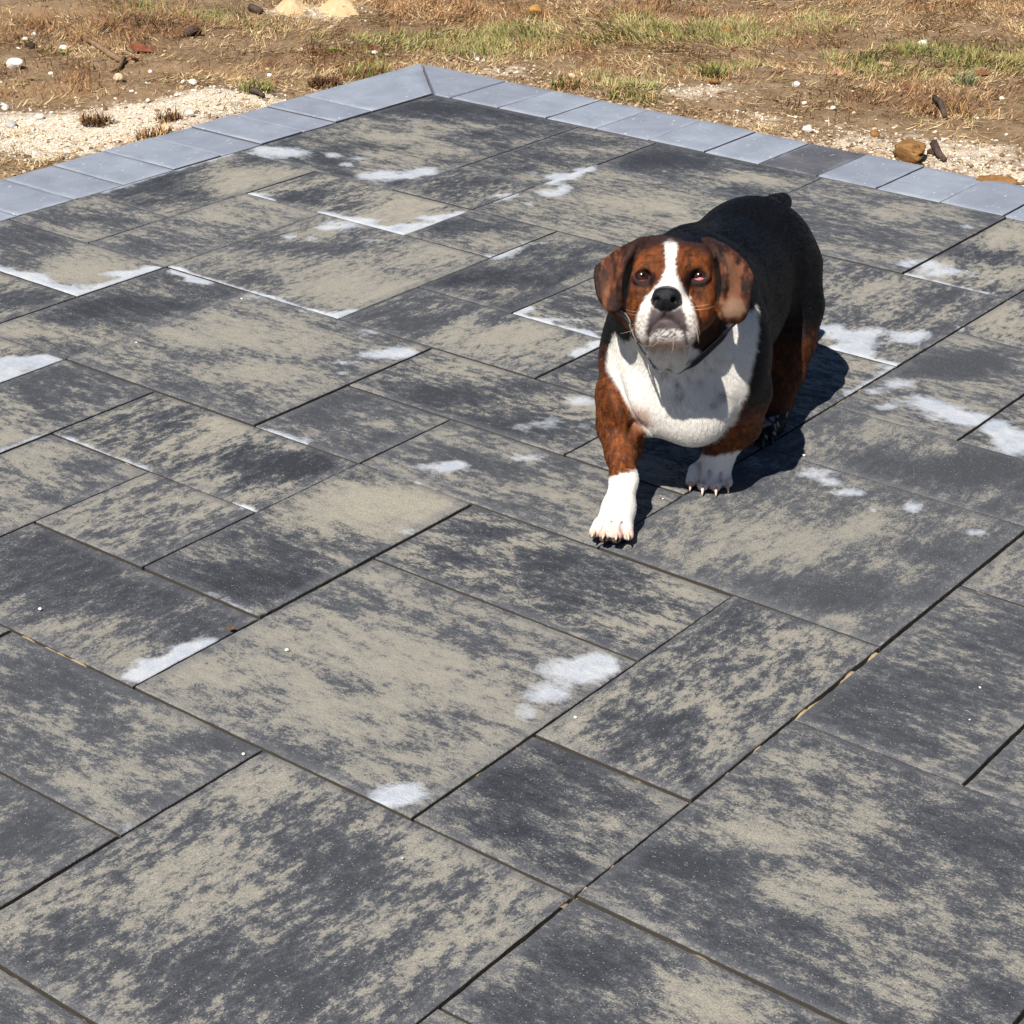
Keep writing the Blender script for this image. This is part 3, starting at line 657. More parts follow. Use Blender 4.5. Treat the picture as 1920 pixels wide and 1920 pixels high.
def blades(name, n, dens, pal, wts, lmin, lmax, wid, pitch, lift=0.002, clump=0):
    p = scatter_points(n, dens)
    if clump:                       # half of them gather in matted clumps
        cen = scatter_points(clump, dens)
        h = int(n * .65)
        p[:h] = cen[RNG.integers(0, clump, h)] + RNG.normal(0, .028, (h, 2))
        u, v = w_grid(p[:, 0], p[:, 1])
        bad = (u < E_IN + OUT + .06) & (v < V_IN + OUT + .06)
        p[bad] = scatter_points(int(bad.sum()) + 1, dens)[:int(bad.sum())]
    x, y = p[:, 0], p[:, 1]
    z = ground_z(x, y) + RNG.uniform(-.002, lift, n)
    L = RNG.uniform(lmin, lmax, n) * RNG.uniform(.6, 1.1, n)
    W = wid * RNG.uniform(.6, 1.3, n)
    # neighbours lie roughly the same way: swirls
    ang = fbm(p * 3.0, 3, 51) * 14 + RNG.normal(0, .9, n)
    pt = np.radians(RNG.uniform(*pitch, n))
    bend = np.radians(RNG.uniform(-35, 25, n))
    turn = RNG.normal(0, .35, n)
    d0 = np.stack([np.cos(ang) * np.cos(pt), np.sin(ang) * np.cos(pt), np.sin(pt)], 1)
    a1, p1 = ang + turn, pt + bend
    d1 = np.stack([np.cos(a1) * np.cos(p1), np.sin(a1) * np.cos(p1), np.sin(p1)], 1)
    side = np.stack([-np.sin(ang), np.cos(ang), RNG.normal(0, .35, n)], 1)
    side /= np.linalg.norm(side, axis=1)[:, None]
    b = np.c_[x, y, z]
    m = b + d0 * (L * .5)[:, None]
    e = m + d1 * (L * .5)[:, None]
    for q in (m, e):
        q[:, 2] = np.maximum(q[:, 2], ground_z(q[:, 0], q[:, 1]) + 0.002)
    hw = (W / 2)[:, None]
    co = np.stack([b - side * hw, b + side * hw, m - side * hw * .9, m + side * hw * .9, e], 1).reshape(-1, 3)
    k = np.arange(n) * 5
    q = np.stack([k, k + 1, k + 3, k + 2], 1)
    tr = np.stack([k + 2, k + 3, k + 4], 1)
    pal = np.array([srgb(*c) for c in pal])
    near = fbm(p * 4, 3, 61)
    ci = RNG.choice(len(pal), n, p=np.array(wts) / sum(wts))
    c = pal[ci] * RNG.uniform(.7, 1.25, n)[:, None] * (0.7 + .6 * near)[:, None]
    col = np.repeat(c, 5, 0)
    return link(name, mesh_np(name, co, [q, tr], False, None, {'col': col}), M_BLADE)

def d_dead(x, y):
    return np.clip(.9 - 1.2 * px_blobs(LIME, x, y) - .75 * px_blobs(BARE, x, y) + .5 * px_blobs(REDB, x, y), .06, 1) * (.25 + .9 * sstep(.42, .58, fbm(np.c_[x, y] * 4.5, 4, 71)))
def d_green(x, y):
    return np.clip(px_blobs(GREEN, x, y) - .12 - px_blobs(LIME, x, y) * .5, 0, 1) * (.2 + sstep(.42, .58, fbm(np.c_[x, y] * 5, 3, 73)))
def d_red(x, y):
    return np.clip(px_blobs(REDB, x, y) * 1.2 + .14 - px_blobs(LIME, x, y), 0, 1)
tag(blades('dead_grass', 60000, d_dead, [(206, 180, 138), (186, 156, 114), (156, 126, 90), (122, 96, 68), (214, 196, 162), (150, 140, 92)], (3, 5, 5, 4, 2, 2), .018, .055, .0024, (0, 34), .004, 900),
    'flattened straw-coloured dead grass over the dry soil', 'grass', None, 'stuff')
tag(blades('withered_thatch', 15000, d_red, [(124, 92, 64), (144, 106, 72), (98, 70, 50), (170, 130, 90), (78, 58, 44)], (4, 4, 3, 3, 1), .03, .07, .0026, (4, 65), .008, 420),
    'reddish brown withered thatch in the grass', 'thatch', None, 'stuff')
tag(blades('green_grass', 15000, d_green, [(112, 118, 62), (134, 134, 76), (90, 100, 54), (158, 148, 98), (170, 148, 106)], (3, 3, 2, 4, 4), .025, .06, .0028, (4, 60), .004, 380),
    'thin green grass tufts growing through the dead grass', 'grass', None, 'stuff')

# ------------------------------------------------------------------ crumbs of limestone and soil
ICO_V = np.array([(0, 0, 1), (.894, 0, .447), (.276, .851, .447), (-.724, .526, .447), (-.724, -.526, .447), (.276, -.851, .447),
                  (.724, .526, -.447), (-.276, .851, -.447), (-.894, 0, -.447), (-.276, -.851, -.447), (.724, -.526, -.447), (0, 0, -1)])
ICO_F = np.array([(0, 1, 2), (0, 2, 3), (0, 3, 4), (0, 4, 5), (0, 5, 1), (1, 6, 2), (2, 7, 3), (3, 8, 4), (4, 9, 5), (5, 10, 1),
                  (6, 7, 2), (7, 8, 3), (8, 9, 4), (9, 10, 5), (10, 6, 1), (11, 7, 6), (11, 8, 7), (11, 9, 8), (11, 10, 9), (11, 6, 10)])
def crumbs(name, n, dens, smin, smax, pal):
    p = scatter_points(n, dens)
    s = smin + (smax - smin) * RNG.random(n) ** 3.0
    z = ground_z(p[:, 0], p[:, 1]) + s * .2
    a = RNG.uniform(0, 6.28, n)
    ca, sa = np.cos(a)[:, None], np.sin(a)[:, None]
    v = ICO_V[None] * RNG.uniform(.55, 1.15, (n, 12, 1)) * s[:, None, None] * np.stack([RNG.uniform(.8, 1.5, n), RNG.uniform(.7, 1.1, n), RNG.uniform(.45, .8, n)], 1)[:, None, :]
    vx = v[:, :, 0] * ca - v[:, :, 1] * sa + p[:, :1]
    vy = v[:, :, 0] * sa + v[:, :, 1] * ca + p[:, 1:]
    co = np.stack([vx, vy, v[:, :, 2] + z[:, None]], -1).reshape(-1, 3)
    f = (ICO_F[None] + (np.arange(n) * 12)[:, None, None]).reshape(-1, 3)
    pal = np.array([srgb(*c) for c in pal])
    c = pal[RNG.integers(0, len(pal), n)] * RNG.uniform(.75, 1.1, n)[:, None]
    return link(name, mesh_np(name, co, [f], False, None, {'col': np.repeat(c, 12, 0)}), M_CRUMB)
tag(crumbs('limestone_gravel', 7000, lambda x, y: np.clip(px_blobs(LIME, x, y) - .1, .003, 1), .0016, .007, [(226, 212, 190), (238, 228, 212), (214, 196, 170), (204, 182, 152)]),
    'pale crushed limestone crumbs beside the border', 'gravel', None, 'stuff')
def d_rim(x, y):
    u, v = w_grid(x, y)
    d = np.maximum(u - E_IN - OUT, v - V_IN - OUT) * MOD
    return np.exp(-(d / .22) ** 2) * np.where(u > E_IN + OUT, 1, .35) + .03
tag(crumbs('soil_crumbs', 6000, d_rim, .002, .011, [(142, 118, 92), (120, 96, 72), (168, 144, 114), (190, 168, 138)]),
    'brown soil crumbs heaped along the border', 'soil', None, 'stuff')

# ------------------------------------------------------------------ single stones, clods, leaves, sticks
def stone_mat(name, c0, c1, grain=40.0, dark=None):
    t = NT(name)
    p = t.obj()
    a = t.noise(p, grain, 5, .6)
    b = t.noise(p, grain * 6, 3, .6)
    col = t.mix(t.mapr(a, .3, .7), c0, c1)
    col = t.mix(t.mapr(b, .55, .75, 0, .4), col, dark or srgb(140, 124, 104))
    t.bump(t.math('ADD', a, t.math('MULTIPLY', b, .4)), .7, .006)
    return t.set(col, .9, .15)
M_ST_WHITE = stone_mat('white_limestone', srgb(214, 204, 190), srgb(238, 234, 226))
M_ST_TAN = stone_mat('tan_stone', srgb(186, 156, 126), srgb(212, 190, 164))
M_ST_GREY = stone_mat('grey_stone', srgb(150, 148, 144), srgb(184, 182, 176))
M_ST_DARK = stone_mat('dark_stone', srgb(48, 40, 34), srgb(84, 70, 58), 40, srgb(40, 34, 30))
M_CLOD = stone_mat('soil_clod', srgb(108, 76, 46), srgb(150, 112, 70), 30, srgb(80, 56, 36))
M_CLOD_OCHRE = stone_mat('ochre_clod', srgb(136, 98, 50), srgb(186, 146, 84), 30, srgb(98, 68, 36))
M_MOUND = stone_mat('sand_spill', srgb(184, 156, 118), srgb(206, 180, 144), 25, srgb(160, 130, 94))

def stone(name, px, py, wpx, asp, hgt, mat, label, cat, group=None, rough=.35, seed=0, yaw=0.0, on_patio=False, sink=.3, facet=3.0):
    c = ground_at(px, py)
    scale = wpx * np.linalg.norm(c - np.array([0, 0, CAM_H])) / FPX / 2
    big = wpx > 40
    v, f = sphere_grid(*((26, 40) if big else (11, 16)))
    n = fbm(v * facet * (1.1 if big else .55) + seed * 3.1, 5 if big else 3, 81 + seed, .62) - .5
    v = v * (1 + rough * 2 * n)[:, None]
    # a few flat broken faces
    rs = np.random.default_rng(seed + 5)
    for _ in range(6):
        d = rs.normal(size=3); d /= np.linalg.norm(d)
        k = v @ d
        lim = rs.uniform(.62, .85)
        v = v - np.where(k > lim, k - lim, 0)[:, None] * d * .9
    v = v * np.array([scale, scale * asp, scale * hgt])
    z = 0.0 if on_patio else float(ground_z(np.array([c[0]]), np.array([c[1]]))[0])
    o = link(name, mesh_np(name, v, f, True), mat, None, (c[0], c[1], z + scale * hgt * (1 - sink) - (0 if not on_patio else 0)), yaw)
    return tag(o, label, cat, group)
W_, T_, G_, D_ = M_ST_WHITE, M_ST_TAN, M_ST_GREY, M_ST_DARK
STONES = [
 ('stone', 28, 116, 36, .8, .62, W_, 'big rounded white stone on bare soil near the photo\'s far edge', 'stone'),
 ('stone', 222, 149, 23, .9, .7, T_, 'tan rounded stone alone on bare soil above the lime patch', 'stone'),
 ('stone', 356, 211, 17, .9, .85, W_, 'round white stone beside a dark twig clump near the border', 'stone'),
 ('stone', 10, 190, 17, .9, .7, W_, 'white lump at the photo\'s left edge above the lime patch', 'stone'),
 ('stone', 3, 179, 12, .9, .6, W_, 'small white stone cut by the photo\'s left edge', 'stone'),
 ('stone', 20, 217, 28, .7, .5, G_, 'flat grey stone lying in the pale lime spill', 'stone'),
 ('stone', 72, 207, 18, .9, .7, W_, 'chalky white lump at the edge of the lime spill', 'stone'),
 ('stone', 63, 56, 11, .9, .8, W_, 'small white stone above a dark stone at far left', 'stone'),
 ('stone', 47, 66, 17, .7, .5, W_, 'flat pale stone beside a small white stone at far left', 'stone'),
 ('stone', 56, 79, 22, .8, .6, D_, 'dark brown stone on the soil below two white stones', 'stone'),
 ('stone', 119, 81, 17, .8, .6, W_, 'white stone over a green leaf left of the forked stick', 'stone'),
 ('stone', 94, 123, 11, .8, .6, W_, 'small white stone between the big white and tan stones', 'stone'),
 ('stone', 281, 119, 9, .9, .8, W_, 'small white pebble below the red-brown leaves', 'stone'),
 ('stone', 246, 165, 11, .8, .6, W_, 'small white pebble just right of the tan stone', 'stone'),
 ('stone', 277, 178, 13, .7, .5, W_, 'white pebble at the upper rim of the lime patch', 'stone'),
 ('stone', 331, 175, 10, .8, .6, W_, 'white pebble below a pale broken stone in the lime', 'stone'),
 ('stone', 362, 155, 20, .8, .55, W_, 'pale broken stone at the top of the lime patch', 'stone'),
 ('stone', 343, 153, 9, .8, .9, W_, 'upright white chip left of the pale broken stone', 'stone'),
 ('stone', 312, 229, 22, .7, .6, T_, 'cream stone with a dark shadow close to the border', 'stone'),
 ('stone', 134, 292, 10, .7, .5, W_, 'white pebble touching the border\'s outer edge', 'stone'),
 ('stone', 505, 131, 11, .9, .7, W_, 'white pebble right of the lime patch before the root plug', 'stone'),
 ('stone', 1731, 74, 24, .8, .55, W_, 'ridged white stone above the green clover patch', 'stone'),
 ('stone', 1493, 159, 20, .7, .6, W_, 'white angular stone in dead grass above the border', 'stone'),
 ('stone', 1514, 246, 22, .9, .6, W_, 'white stone right beside the border above the charcoal paver', 'stone'),
 ('stone', 1509, 187, 11, .9, .7, W_, 'pale pebble between two white angular stones', 'stone'),
 ('stone', 1562, 204, 13, .8, .6, W_, 'small white stone with a pale chip in dead grass', 'stone'),
 ('stone', 1757, 181, 14, .8, .6, W_, 'white stone beside the dark tangle of dead grass', 'stone'),
 ('stone', 1880, 179, 15, .8, .6, W_, 'white stone in grey grass near the right edge', 'stone'),
 ('stone', 1833, 212, 13, .7, .5, W_, 'small flat white stone below the one near the right edge', 'stone'),
 ('stone', 895, 99, 10, .9, .8, W_, 'white pebble of a touching pair beyond the corner', 'stone'),
 ('stone', 906, 101, 10, .9, .8, G_, 'greyish pebble of a touching pair beyond the corner', 'stone'),
 ('stone', 1074, 126, 19, .7, .6, T_, 'tan block of stone beyond the border\'s third joint', 'stone'),
 ('stone', 703, 85, 14, .8, .6, W_, 'pale stone in green grass beyond the patio corner', 'stone'),
 ('stone', 565, 73, 8, .9, .7, W_, 'tiny pale pebble in the grass before the sand spills', 'stone'),
 ('stone', 1362, 45, 24, .7, .6, M_CLOD_OCHRE, 'yellow-green soil clod in the far grass', 'clod'),
 ('stone', 1001, 24, 34, .7, .6, M_CLOD_OCHRE, 'ochre soil clod with a dark side in the far grass', 'clod'),
 ('soil_clod', 1708, 288, 74, .8, .55, M_CLOD, 'large brown soil clod against the border', 'clod'),
 ('soil_clod', 1868, 337, 80, .5, .4, M_CLOD, 'flat dark brown soil lump on the border\'s outer edge', 'clod'),
 ('soil_clod', 1748, 282, 26, .6, .5, D_, 'dark clod behind the large brown clod', 'clod'),
 ('soil_clod', 1340, 150, 26, .8, .6, M_CLOD, 'crumbly brown clod between two green tufts', 'clod'),
 ('soil_clod', 1640, 245, 22, .8, .6, M_CLOD, 'small greyish brown clod above the charcoal paver', 'clod'),
 ('soil_clod', 1395, 238, 24, .8, .6, M_CLOD, 'brown clod resting by the border left of the charcoal paver', 'clod'),
]
for k, (nm, px, py, w, asp, h, mt, lab, cat) in enumerate(STONES):
    if cat == 'clod':
        nm = 'soil_clod'
    stone(nm, px, py, w, asp, h, mt, lab, cat, None, .55 if cat == 'clod' else .3, k, k * 1.7)
CHIPS = [(538, 1220, 10, 'white chip on the slab right of the leaf in the joint'), (456, 1415, 8, 'white chip beside the corner where three slabs meet'), (1079, 1346, 8, 'white chip below the large white bloom'),
         (755, 1610, 9, 'grey pebble on the nearest big slab'), (75, 1143, 9, 'white chip on the dark slab at the left edge'), (1507, 855, 8, 'white chip at the tip of the dog\'s shadow'),
         (1243, 936, 5, 'tiny white chip between the dog\'s front paws'), (1837, 1290, 6, 'white chip among scattered grit on the dark slab'), (1818, 1350, 5, 'tiny chip below the scattered grit'),
         (256, 643, 5, 'tiny white chip on the light slab at the left'), (453, 561, 5, 'tiny white chip beside the whitened slab edge')]
for k, (px, py, w, lab) in enumerate(CHIPS):
    stone('stone_chip', px, py, w, .8, .5, G_ if k == 3 else W_, lab, 'chip', None, .3, 60 + k, k * 2.1, True, .1)

def mound(px, py, wpx, hpx, label, seed):
    c = ground_at(px, py)
    a = wpx * np.linalg.norm(c - np.array([0, 0, CAM_H])) / FPX / 2
    b = np.linalg.norm(ground_at(px, py - hpx) - c)
    nr, na = 14, 40
    r, t = np.meshgrid(np.linspace(.02, 1, nr), np.linspace(0, 6.2832, na, endpoint=False), indexing='ij')
    r, t = r.ravel(), t.ravel()
    edge = .65 + .7 * fbm(np.c_[np.cos(t) * 2 + seed, np.sin(t) * 2], 3, 95)
    lx, ly = r * edge * a * np.cos(t), r * edge * b * np.sin(t)
    wx, wy = c[0] + lx, c[1] + ly
    h = .024 * (1 - r ** 1.5) * (.5 + fbm(np.c_[wx * 9, wy * 9], 3, 96)) + (fbm(np.c_[wx * 60, wy * 60], 2, 97) - .5) * .01 * (1 - r) - .004 * r
    z0 = float(ground_z(np.array([c[0]]), np.array([c[1]]))[0])
    z = ground_z(wx, wy) + h + .002 - z0
    k = np.arange(nr * na).reshape(nr, na)
    k2 = np.roll(k, -1, 1)
    q = np.stack([k[:-1], k[1:], k2[1:], k2[:-1]], -1).reshape(-1, 4)
    return tag(link('sand_mound', mesh_np('sand_mound', np.c_[lx, ly, z], [q, k[0][None, ::-1]], True), M_MOUND, None, (c[0], c[1], z0)), label, 'sand')
mound(640, 22, 84, 9, 'larger pale sand spill in the far grass', 1)
mound(545, 18, 62, 8, 'smaller pale sand spill left of the larger one', 2)

def twig(name, pts, r0, r1, mat, label, cat):
    co, fc = [], []
    n = 6
    P = [np.array(p) for p in pts]
    cen = P[0].copy()
    for i, p in enumerate(P):
        d = (P[min(i + 1, len(P) - 1)] - P[max(i - 1, 0)])
        d = d / np.linalg.norm(d)
        s = np.cross(d, [0, 0, 1]); s /= np.linalg.norm(s)
        t = np.cross(s, d)
        r = r0 + (r1 - r0) * i / (len(P) - 1)
        for k in range(n):
            a = 6.283 * k / n
            co.append(p - cen + (s * math.cos(a) + t * math.sin(a)) * r)
    for i in range(len(P) - 1):
        for k in range(n):
            fc.append((i * n + k, i * n + (k + 1) % n, (i + 1) * n + (k + 1) % n, (i + 1) * n + k))
    caps = [np.array([list(range(n))[::-1]]), np.array([[(len(P) - 1) * n + k for k in range(n)]])]
    return tag(link(name, mesh_np(name, np.array(co), [np.array(fc)] + caps, True), mat, None, tuple(cen)), label, cat)
def gpt(px, py, dz=.006):
    c = ground_at(px, py)
    return (c[0], c[1], float(ground_z(np.array([c[0]]), np.array([c[1]]))[0]) + dz)
M_BARK = stone_mat('grey_bark', srgb(104, 84, 66), srgb(150, 124, 98), 60, srgb(70, 56, 44))
M_BARK_DARK = stone_mat('dark_bark', srgb(60, 48, 42), srgb(98, 82, 76), 60, srgb(44, 36, 32))
twig('stick', [gpt(155, 67, .012), gpt(178, 80, .012), gpt(205, 93, .012), gpt(228, 101, .01)], .009, .012, M_BARK, 'slanting brown stick on bare soil at far left', 'stick')
twig('stick', [gpt(232, 98, .012), gpt(222, 112, .01), gpt(208, 122, .008)], .010, .005, M_BARK, 'short dark stick branching below the slanting stick', 'stick')
twig('stick', [gpt(258, 54, .01), gpt(272, 68, .008)], .004, .003, M_BARK, 'thin pale straw stalk right of the slanting stick', 'stick')
twig('bark_piece', [gpt(350, 63, .015), gpt(362, 57, .02), gpt(376, 56, .012)], .016, .012, M_BARK_DARK, 'dark purple-brown bark piece in the far grass', 'bark')
twig('bark_piece', [gpt(470, 12, .015), gpt(480, 15, .015), gpt(490, 18, .012)], .016, .012, M_BARK_DARK, 'dark bark piece left of the smaller sand spill', 'bark')
twig('stick', [gpt(1750, 190, .02), gpt(1762, 205, .04), gpt(1772, 222, .01)], .012, .008, M_BARK_DARK, 'dark bent root in the tangle of dead grass at right', 'stick')
twig('stick', [gpt(1750, 278, .03), gpt(1762, 290, .015), gpt(1772, 296, .008)], .014, .008, M_BARK_DARK, 'short dark root behind the large brown clod', 'stick')
twig('stick', [gpt(470, 172, .015), gpt(485, 176, .015), gpt(495, 178, .01)], .010, .007, M_BARK_DARK, 'short dark stick in the lime before the corner', 'stick')
twig('stick', [gpt(318, 236, .012), gpt(326, 238, .008)], .010, .006, M_BARK_DARK, 'small dark stick beside the cream stone', 'stick')

def leaf_mat(name, c0, c1):
    t = NT(name)
    a = t.noise(t.obj(), 40.0, 4, .6)
    return t.set(t.mix(t.mapr(a, .3, .7), c0, c1), .7, .2)
M_LEAF_RED = leaf_mat('rusty_leaf', srgb(104, 58, 40), srgb(140, 84, 58))
M_LEAF_PINK = leaf_mat('pale_leaf', srgb(178, 132, 108), srgb(204, 166, 142))
M_LEAF_BROWN = leaf_mat('brown_leaf', srgb(96, 66, 42), srgb(140, 98, 62))
M_LEAF_GREEN = leaf_mat('green_leaf', srgb(88, 120, 44), srgb(130, 150, 70))
def leaf(px, py, wpx, mat, label, yaw, tilt=.35, seed=0, on_patio=False):
    c = ground_at(px, py)
    a = wpx * np.linalg.norm(c - np.array([0, 0, CAM_H])) / FPX / 2
    n, m = 9, 5
    co = []
    for i in range(n):
        s = -1 + 2 * i / (n - 1)
        w = .46 * (1 - abs(s) ** 2.2) * (1 - .18 * s) + .012
        for j in range(m):
            t = -1 + 2 * j / (m - 1)
            co.append((s * a, t * w * a, a * (.28 * abs(t) * w / .46 + .22 * s * s + .05 * math.sin(5 * s + seed))))
    k = np.arange(n * m).reshape(n, m)
    q = np.stack([k[:-1, :-1], k[1:, :-1], k[1:, 1:], k[:-1, 1:]], -1).reshape(-1, 4)
    z = 0 if on_patio else float(ground_z(np.array([c[0]]), np.array([c[1]]))[0])
    o = link('dry_leaf', mesh_np('dry_leaf', np.array(co), [q], True), mat, None, (c[0], c[1], z + .004 + a * .1))
    o.rotation_euler = (tilt, tilt * .4, yaw)
    so = o.modifiers.new('thickness', 'SOLIDIFY')
    so.thickness = .0008
    return tag(o, label, 'leaf')
leaf(262, 88, 44, M_LEAF_RED, 'rusty red curled leaf beside the stick at far left', .3, .5, 1)
leaf(248, 98, 30, M_LEAF_RED, 'red-brown leaf touching the end of the slanting stick', 1.9, .3, 2)
leaf(276, 84, 26, M_LEAF_BROWN, 'dark brown leaf behind the rusty red leaf', -.4, .8, 3)
leaf(1571, 130, 26, M_LEAF_PINK, 'pale pink upright leaf left of the clover patch', .5, .9, 4)
leaf(1662, 114, 34, M_LEAF_PINK, 'pinkish dead leaf lying in the clover patch', .1, .2, 5)
leaf(1640, 130, 14, M_LEAF_PINK, 'small pale leaf below the clover patch', 1.2, .6, 6)
leaf(1788, 134, 36, M_LEAF_BROWN, 'brown oval leaf lying right of the clover patch', .05, .2, 7)
leaf(1842, 134, 26, M_LEAF_RED, 'dark red leaf near the right edge of the grass', -.3, .3, 8)
leaf(1702, 157, 30, M_LEAF_BROWN, 'brown curled leaf in dead grass above the white stones', .4, .6, 9)
leaf(1252, 55, 20, M_LEAF_RED, 'rusty leaf in the far green grass', .2, .4, 10)
leaf(1375, 80, 16, M_LEAF_RED, 'small red leaf in the far dead grass', .8, .5, 11)
leaf(700, 75, 22, M_LEAF_RED, 'orange leaf in the green grass beyond the corner', .3, .5, 12)
leaf(906, 88, 22, M_LEAF_GREEN, 'dark green leaf above the pair of pebbles', 1.4, .9, 13)
leaf(118, 88, 14, M_LEAF_GREEN, 'small green leaf under a white stone at far left', .2, .2, 14)
leaf(626, 82, 24, M_LEAF_GREEN, 'broad green leaf flat in the grass before the sand spills', .2, .1, 15)
leaf(433, 1183, 15, M_LEAF_BROWN, 'tiny brown leaf caught in a slab joint', .62, .5, 16, True)

# tufts that stand up as single plants
def tuft(px, py, n, hgt, spread, pal, name, label, cat, pitch=(35, 85)):
    c = ground_at(px, py)
    r = np.random.default_rng(int(px + py))
    z = float(ground_z(np.array([c[0]]), np.array([c[1]]))[0])
    a = r.uniform(0, 6.28, n)
    pt = np.radians(r.uniform(*pitch, n))
    rad = spread * np.sqrt(r.random(n))
    a0 = r.uniform(0, 6.28, n)
    b = np.stack([rad * np.cos(a0), rad * np.sin(a0) * .8, np.zeros(n)], 1)
    L = hgt * r.uniform(.5, 1.1, n)
    d0 = np.stack([np.cos(a) * np.cos(pt), np.sin(a) * np.cos(pt), np.sin(pt)], 1)
    p1 = pt - np.radians(r.uniform(10, 60, n))
    d1 = np.stack([np.cos(a) * np.cos(p1), np.sin(a) * np.cos(p1), np.sin(p1)], 1)
    s = np.stack([-np.sin(a), np.cos(a), np.zeros(n)], 1) * (r.uniform(.0009, .0019, n))[:, None]
    m = b + d0 * (L * .55)[:, None]
    e = m + d1 * (L * .45)[:, None]
    co = np.stack([b - s, b + s, m - s, m + s, e], 1).reshape(-1, 3)
    k = np.arange(n) * 5
    pl = np.array([srgb(*q) for q in pal])
    col = np.repeat(pl[r.integers(0, len(pl), n)] * r.uniform(.7, 1.2, n)[:, None], 5, 0)
    return tag(link(name, mesh_np(name, co, [np.stack([k, k + 1, k + 3, k + 2], 1), np.stack([k + 2, k + 3, k + 4], 1)], False, None, {'col': col}), M_BLADE, None, (c[0], c[1], z)), label, cat)
GRN = [(104, 116, 58), (126, 132, 72), (88, 100, 50), (156, 146, 94), (140, 108, 68)]
BRN = [(110, 78, 50), (84, 58, 38), (140, 100, 62), (64, 46, 34), (168, 130, 84)]
tuft(1190, 183, 150, .055, .085, GRN + [(176, 150, 106)] * 2, 'grass_tuft', 'green grass tuft at the border beyond the dog\'s head', 'tuft')
tuft(1060, 152, 160, .06, .06, GRN + BRN, 'grass_tuft', 'mixed green and brown tuft by the border\'s third joint', 'tuft')
tuft(1335, 130, 170, .07, .05, GRN, 'grass_tuft', 'bright green tuft above the crumbly brown clod', 'tuft')
tuft(608, 150, 420, .05, .05, BRN[:2] + BRN[3:4] + BRN[:1], 'root_plug', 'dark withered root plug just outside the border before the corner', 'tuft', (10, 80))
tuft(690, 130, 260, .07, .09, GRN + BRN, 'grass_tuft', 'green and rusty tuft beside the patio corner', 'tuft')
tuft(178, 216, 200, .055, .045, BRN, 'grass_tuft', 'brown dead tuft in the middle of the lime patch', 'tuft')
tuft(285, 243, 180, .06, .05, BRN + [(196, 160, 110)] * 3, 'grass_tuft', 'straw tuft close to the border below the lime patch', 'tuft')
tuft(318, 213, 130, .05, .04, BRN, 'grass_tuft', 'brown dead tuft left of the round white stone', 'tuft')
tuft(480, 168, 120, .06, .05, GRN, 'grass_tuft', 'small green tuft at the end of the lime patch', 'tuft')
tuft(1625, 115, 240, .05, .11, GRN[:4], 'grass_tuft', 'dense green clover patch right of the pale pink leaf', 'tuft')
tuft(1775, 95, 300, .07, .16, GRN[:4], 'grass_tuft', 'wide green tuft below the ridged white stone', 'tuft')
tuft(1765, 205, 240, .08, .10, BRN + [(170, 130, 70)] * 2, 'grass_tuft', 'dark tangle of dead grass at the right', 'tuft', (0, 60))
tuft(1810, 150, 60, .08, .04, [(150, 160, 120), (130, 142, 96)], 'grass_tuft', 'grey-green broad tuft near the brown oval leaf', 'tuft')

# ------------------------------------------------------------------ the dog
# one continuous body grown from blended volumes (metres, world axes; it walks towards -Y)
RES = 0.0032
LO = np.array([0.02, 3.00, -0.012])
HI = np.array([0.76, 4.16, 0.60])
NG = np.ceil((HI - LO) / RES).astype(int) + 1
SD = np.full(NG, 1.0, np.float32)
AXS = [np.arange(n, dtype=np.float32) * RES + lo for n, lo in zip(NG, LO)]
PXM = 3.40 / FPX                    # metres per photo pixel at the head

def hp(px, py, e=0.0, D=3.40):
    """a place on the dog: across, up in the head's own frontal plane (it looks at the viewer), e metres forward of it"""
    d = D - e
    return np.array([0, 0, CAM_H]) + d * (AX_F + (px - 960) / FPX * AX_R - (py - 960) / FPX * AX_U)
HR, HU, HF = AX_R, AX_U, -AX_F      # right, up, forward of the head
def yp(px, py, Y):
    d = (px - 960) * AX_R - (py - 960) * AX_U + FPX * AX_F
    return np.array([0, 0, CAM_H]) + d * (Y / d[1])

def block(lo, hi, pad):
    i0 = np.clip(((lo - pad - LO) / RES).astype(int), 0, NG)
    i1 = np.clip(((hi + pad - LO) / RES).astype(int) + 2, 0, NG)
    sl = tuple(slice(a, b) for a, b in zip(i0, i1))
    return sl, AXS[0][sl[0]][:, None, None], AXS[1][sl[1]][None, :, None], AXS[2][sl[2]][None, None, :]
def smin(a, b, k):
    h = np.maximum(k - np.abs(a - b), 0) / k
    return np.minimum(a, b) - h * h * k * 0.25
def smax(a, b, k):
    h = np.maximum(k - np.abs(a - b), 0) / k
    return np.maximum(a, b) + h * h * k * 0.25
def put(sl, d, k, op):
    if op == 'add':
        SD[sl] = smin(SD[sl], d, k)
    else:
        SD[sl] = smax(SD[sl], -d, k)
def cone(a, b, ra, rb, k=0.03, op='add', flat=None):
    """round cone from a to b"""
    a, b = np.asarray(a, np.float32), np.asarray(b, np.float32)
    r = max(ra, rb)
    sl, X, Y, Z = block(np.minimum(a, b) - r, np.maximum(a, b) + r, k + .006)
    ab = b - a
    L2 = float(ab @ ab) + 1e-9
    t = np.clip(((X - a[0]) * ab[0] + (Y - a[1]) * ab[1] + (Z - a[2]) * ab[2]) / L2, 0, 1)
    d = np.sqrt((X - a[0] - t * ab[0]) ** 2 + (Y - a[1] - t * ab[1]) ** 2 + (Z - a[2] - t * ab[2]) ** 2) - (ra + (rb - ra) * t)
    put(sl, d, k, op)
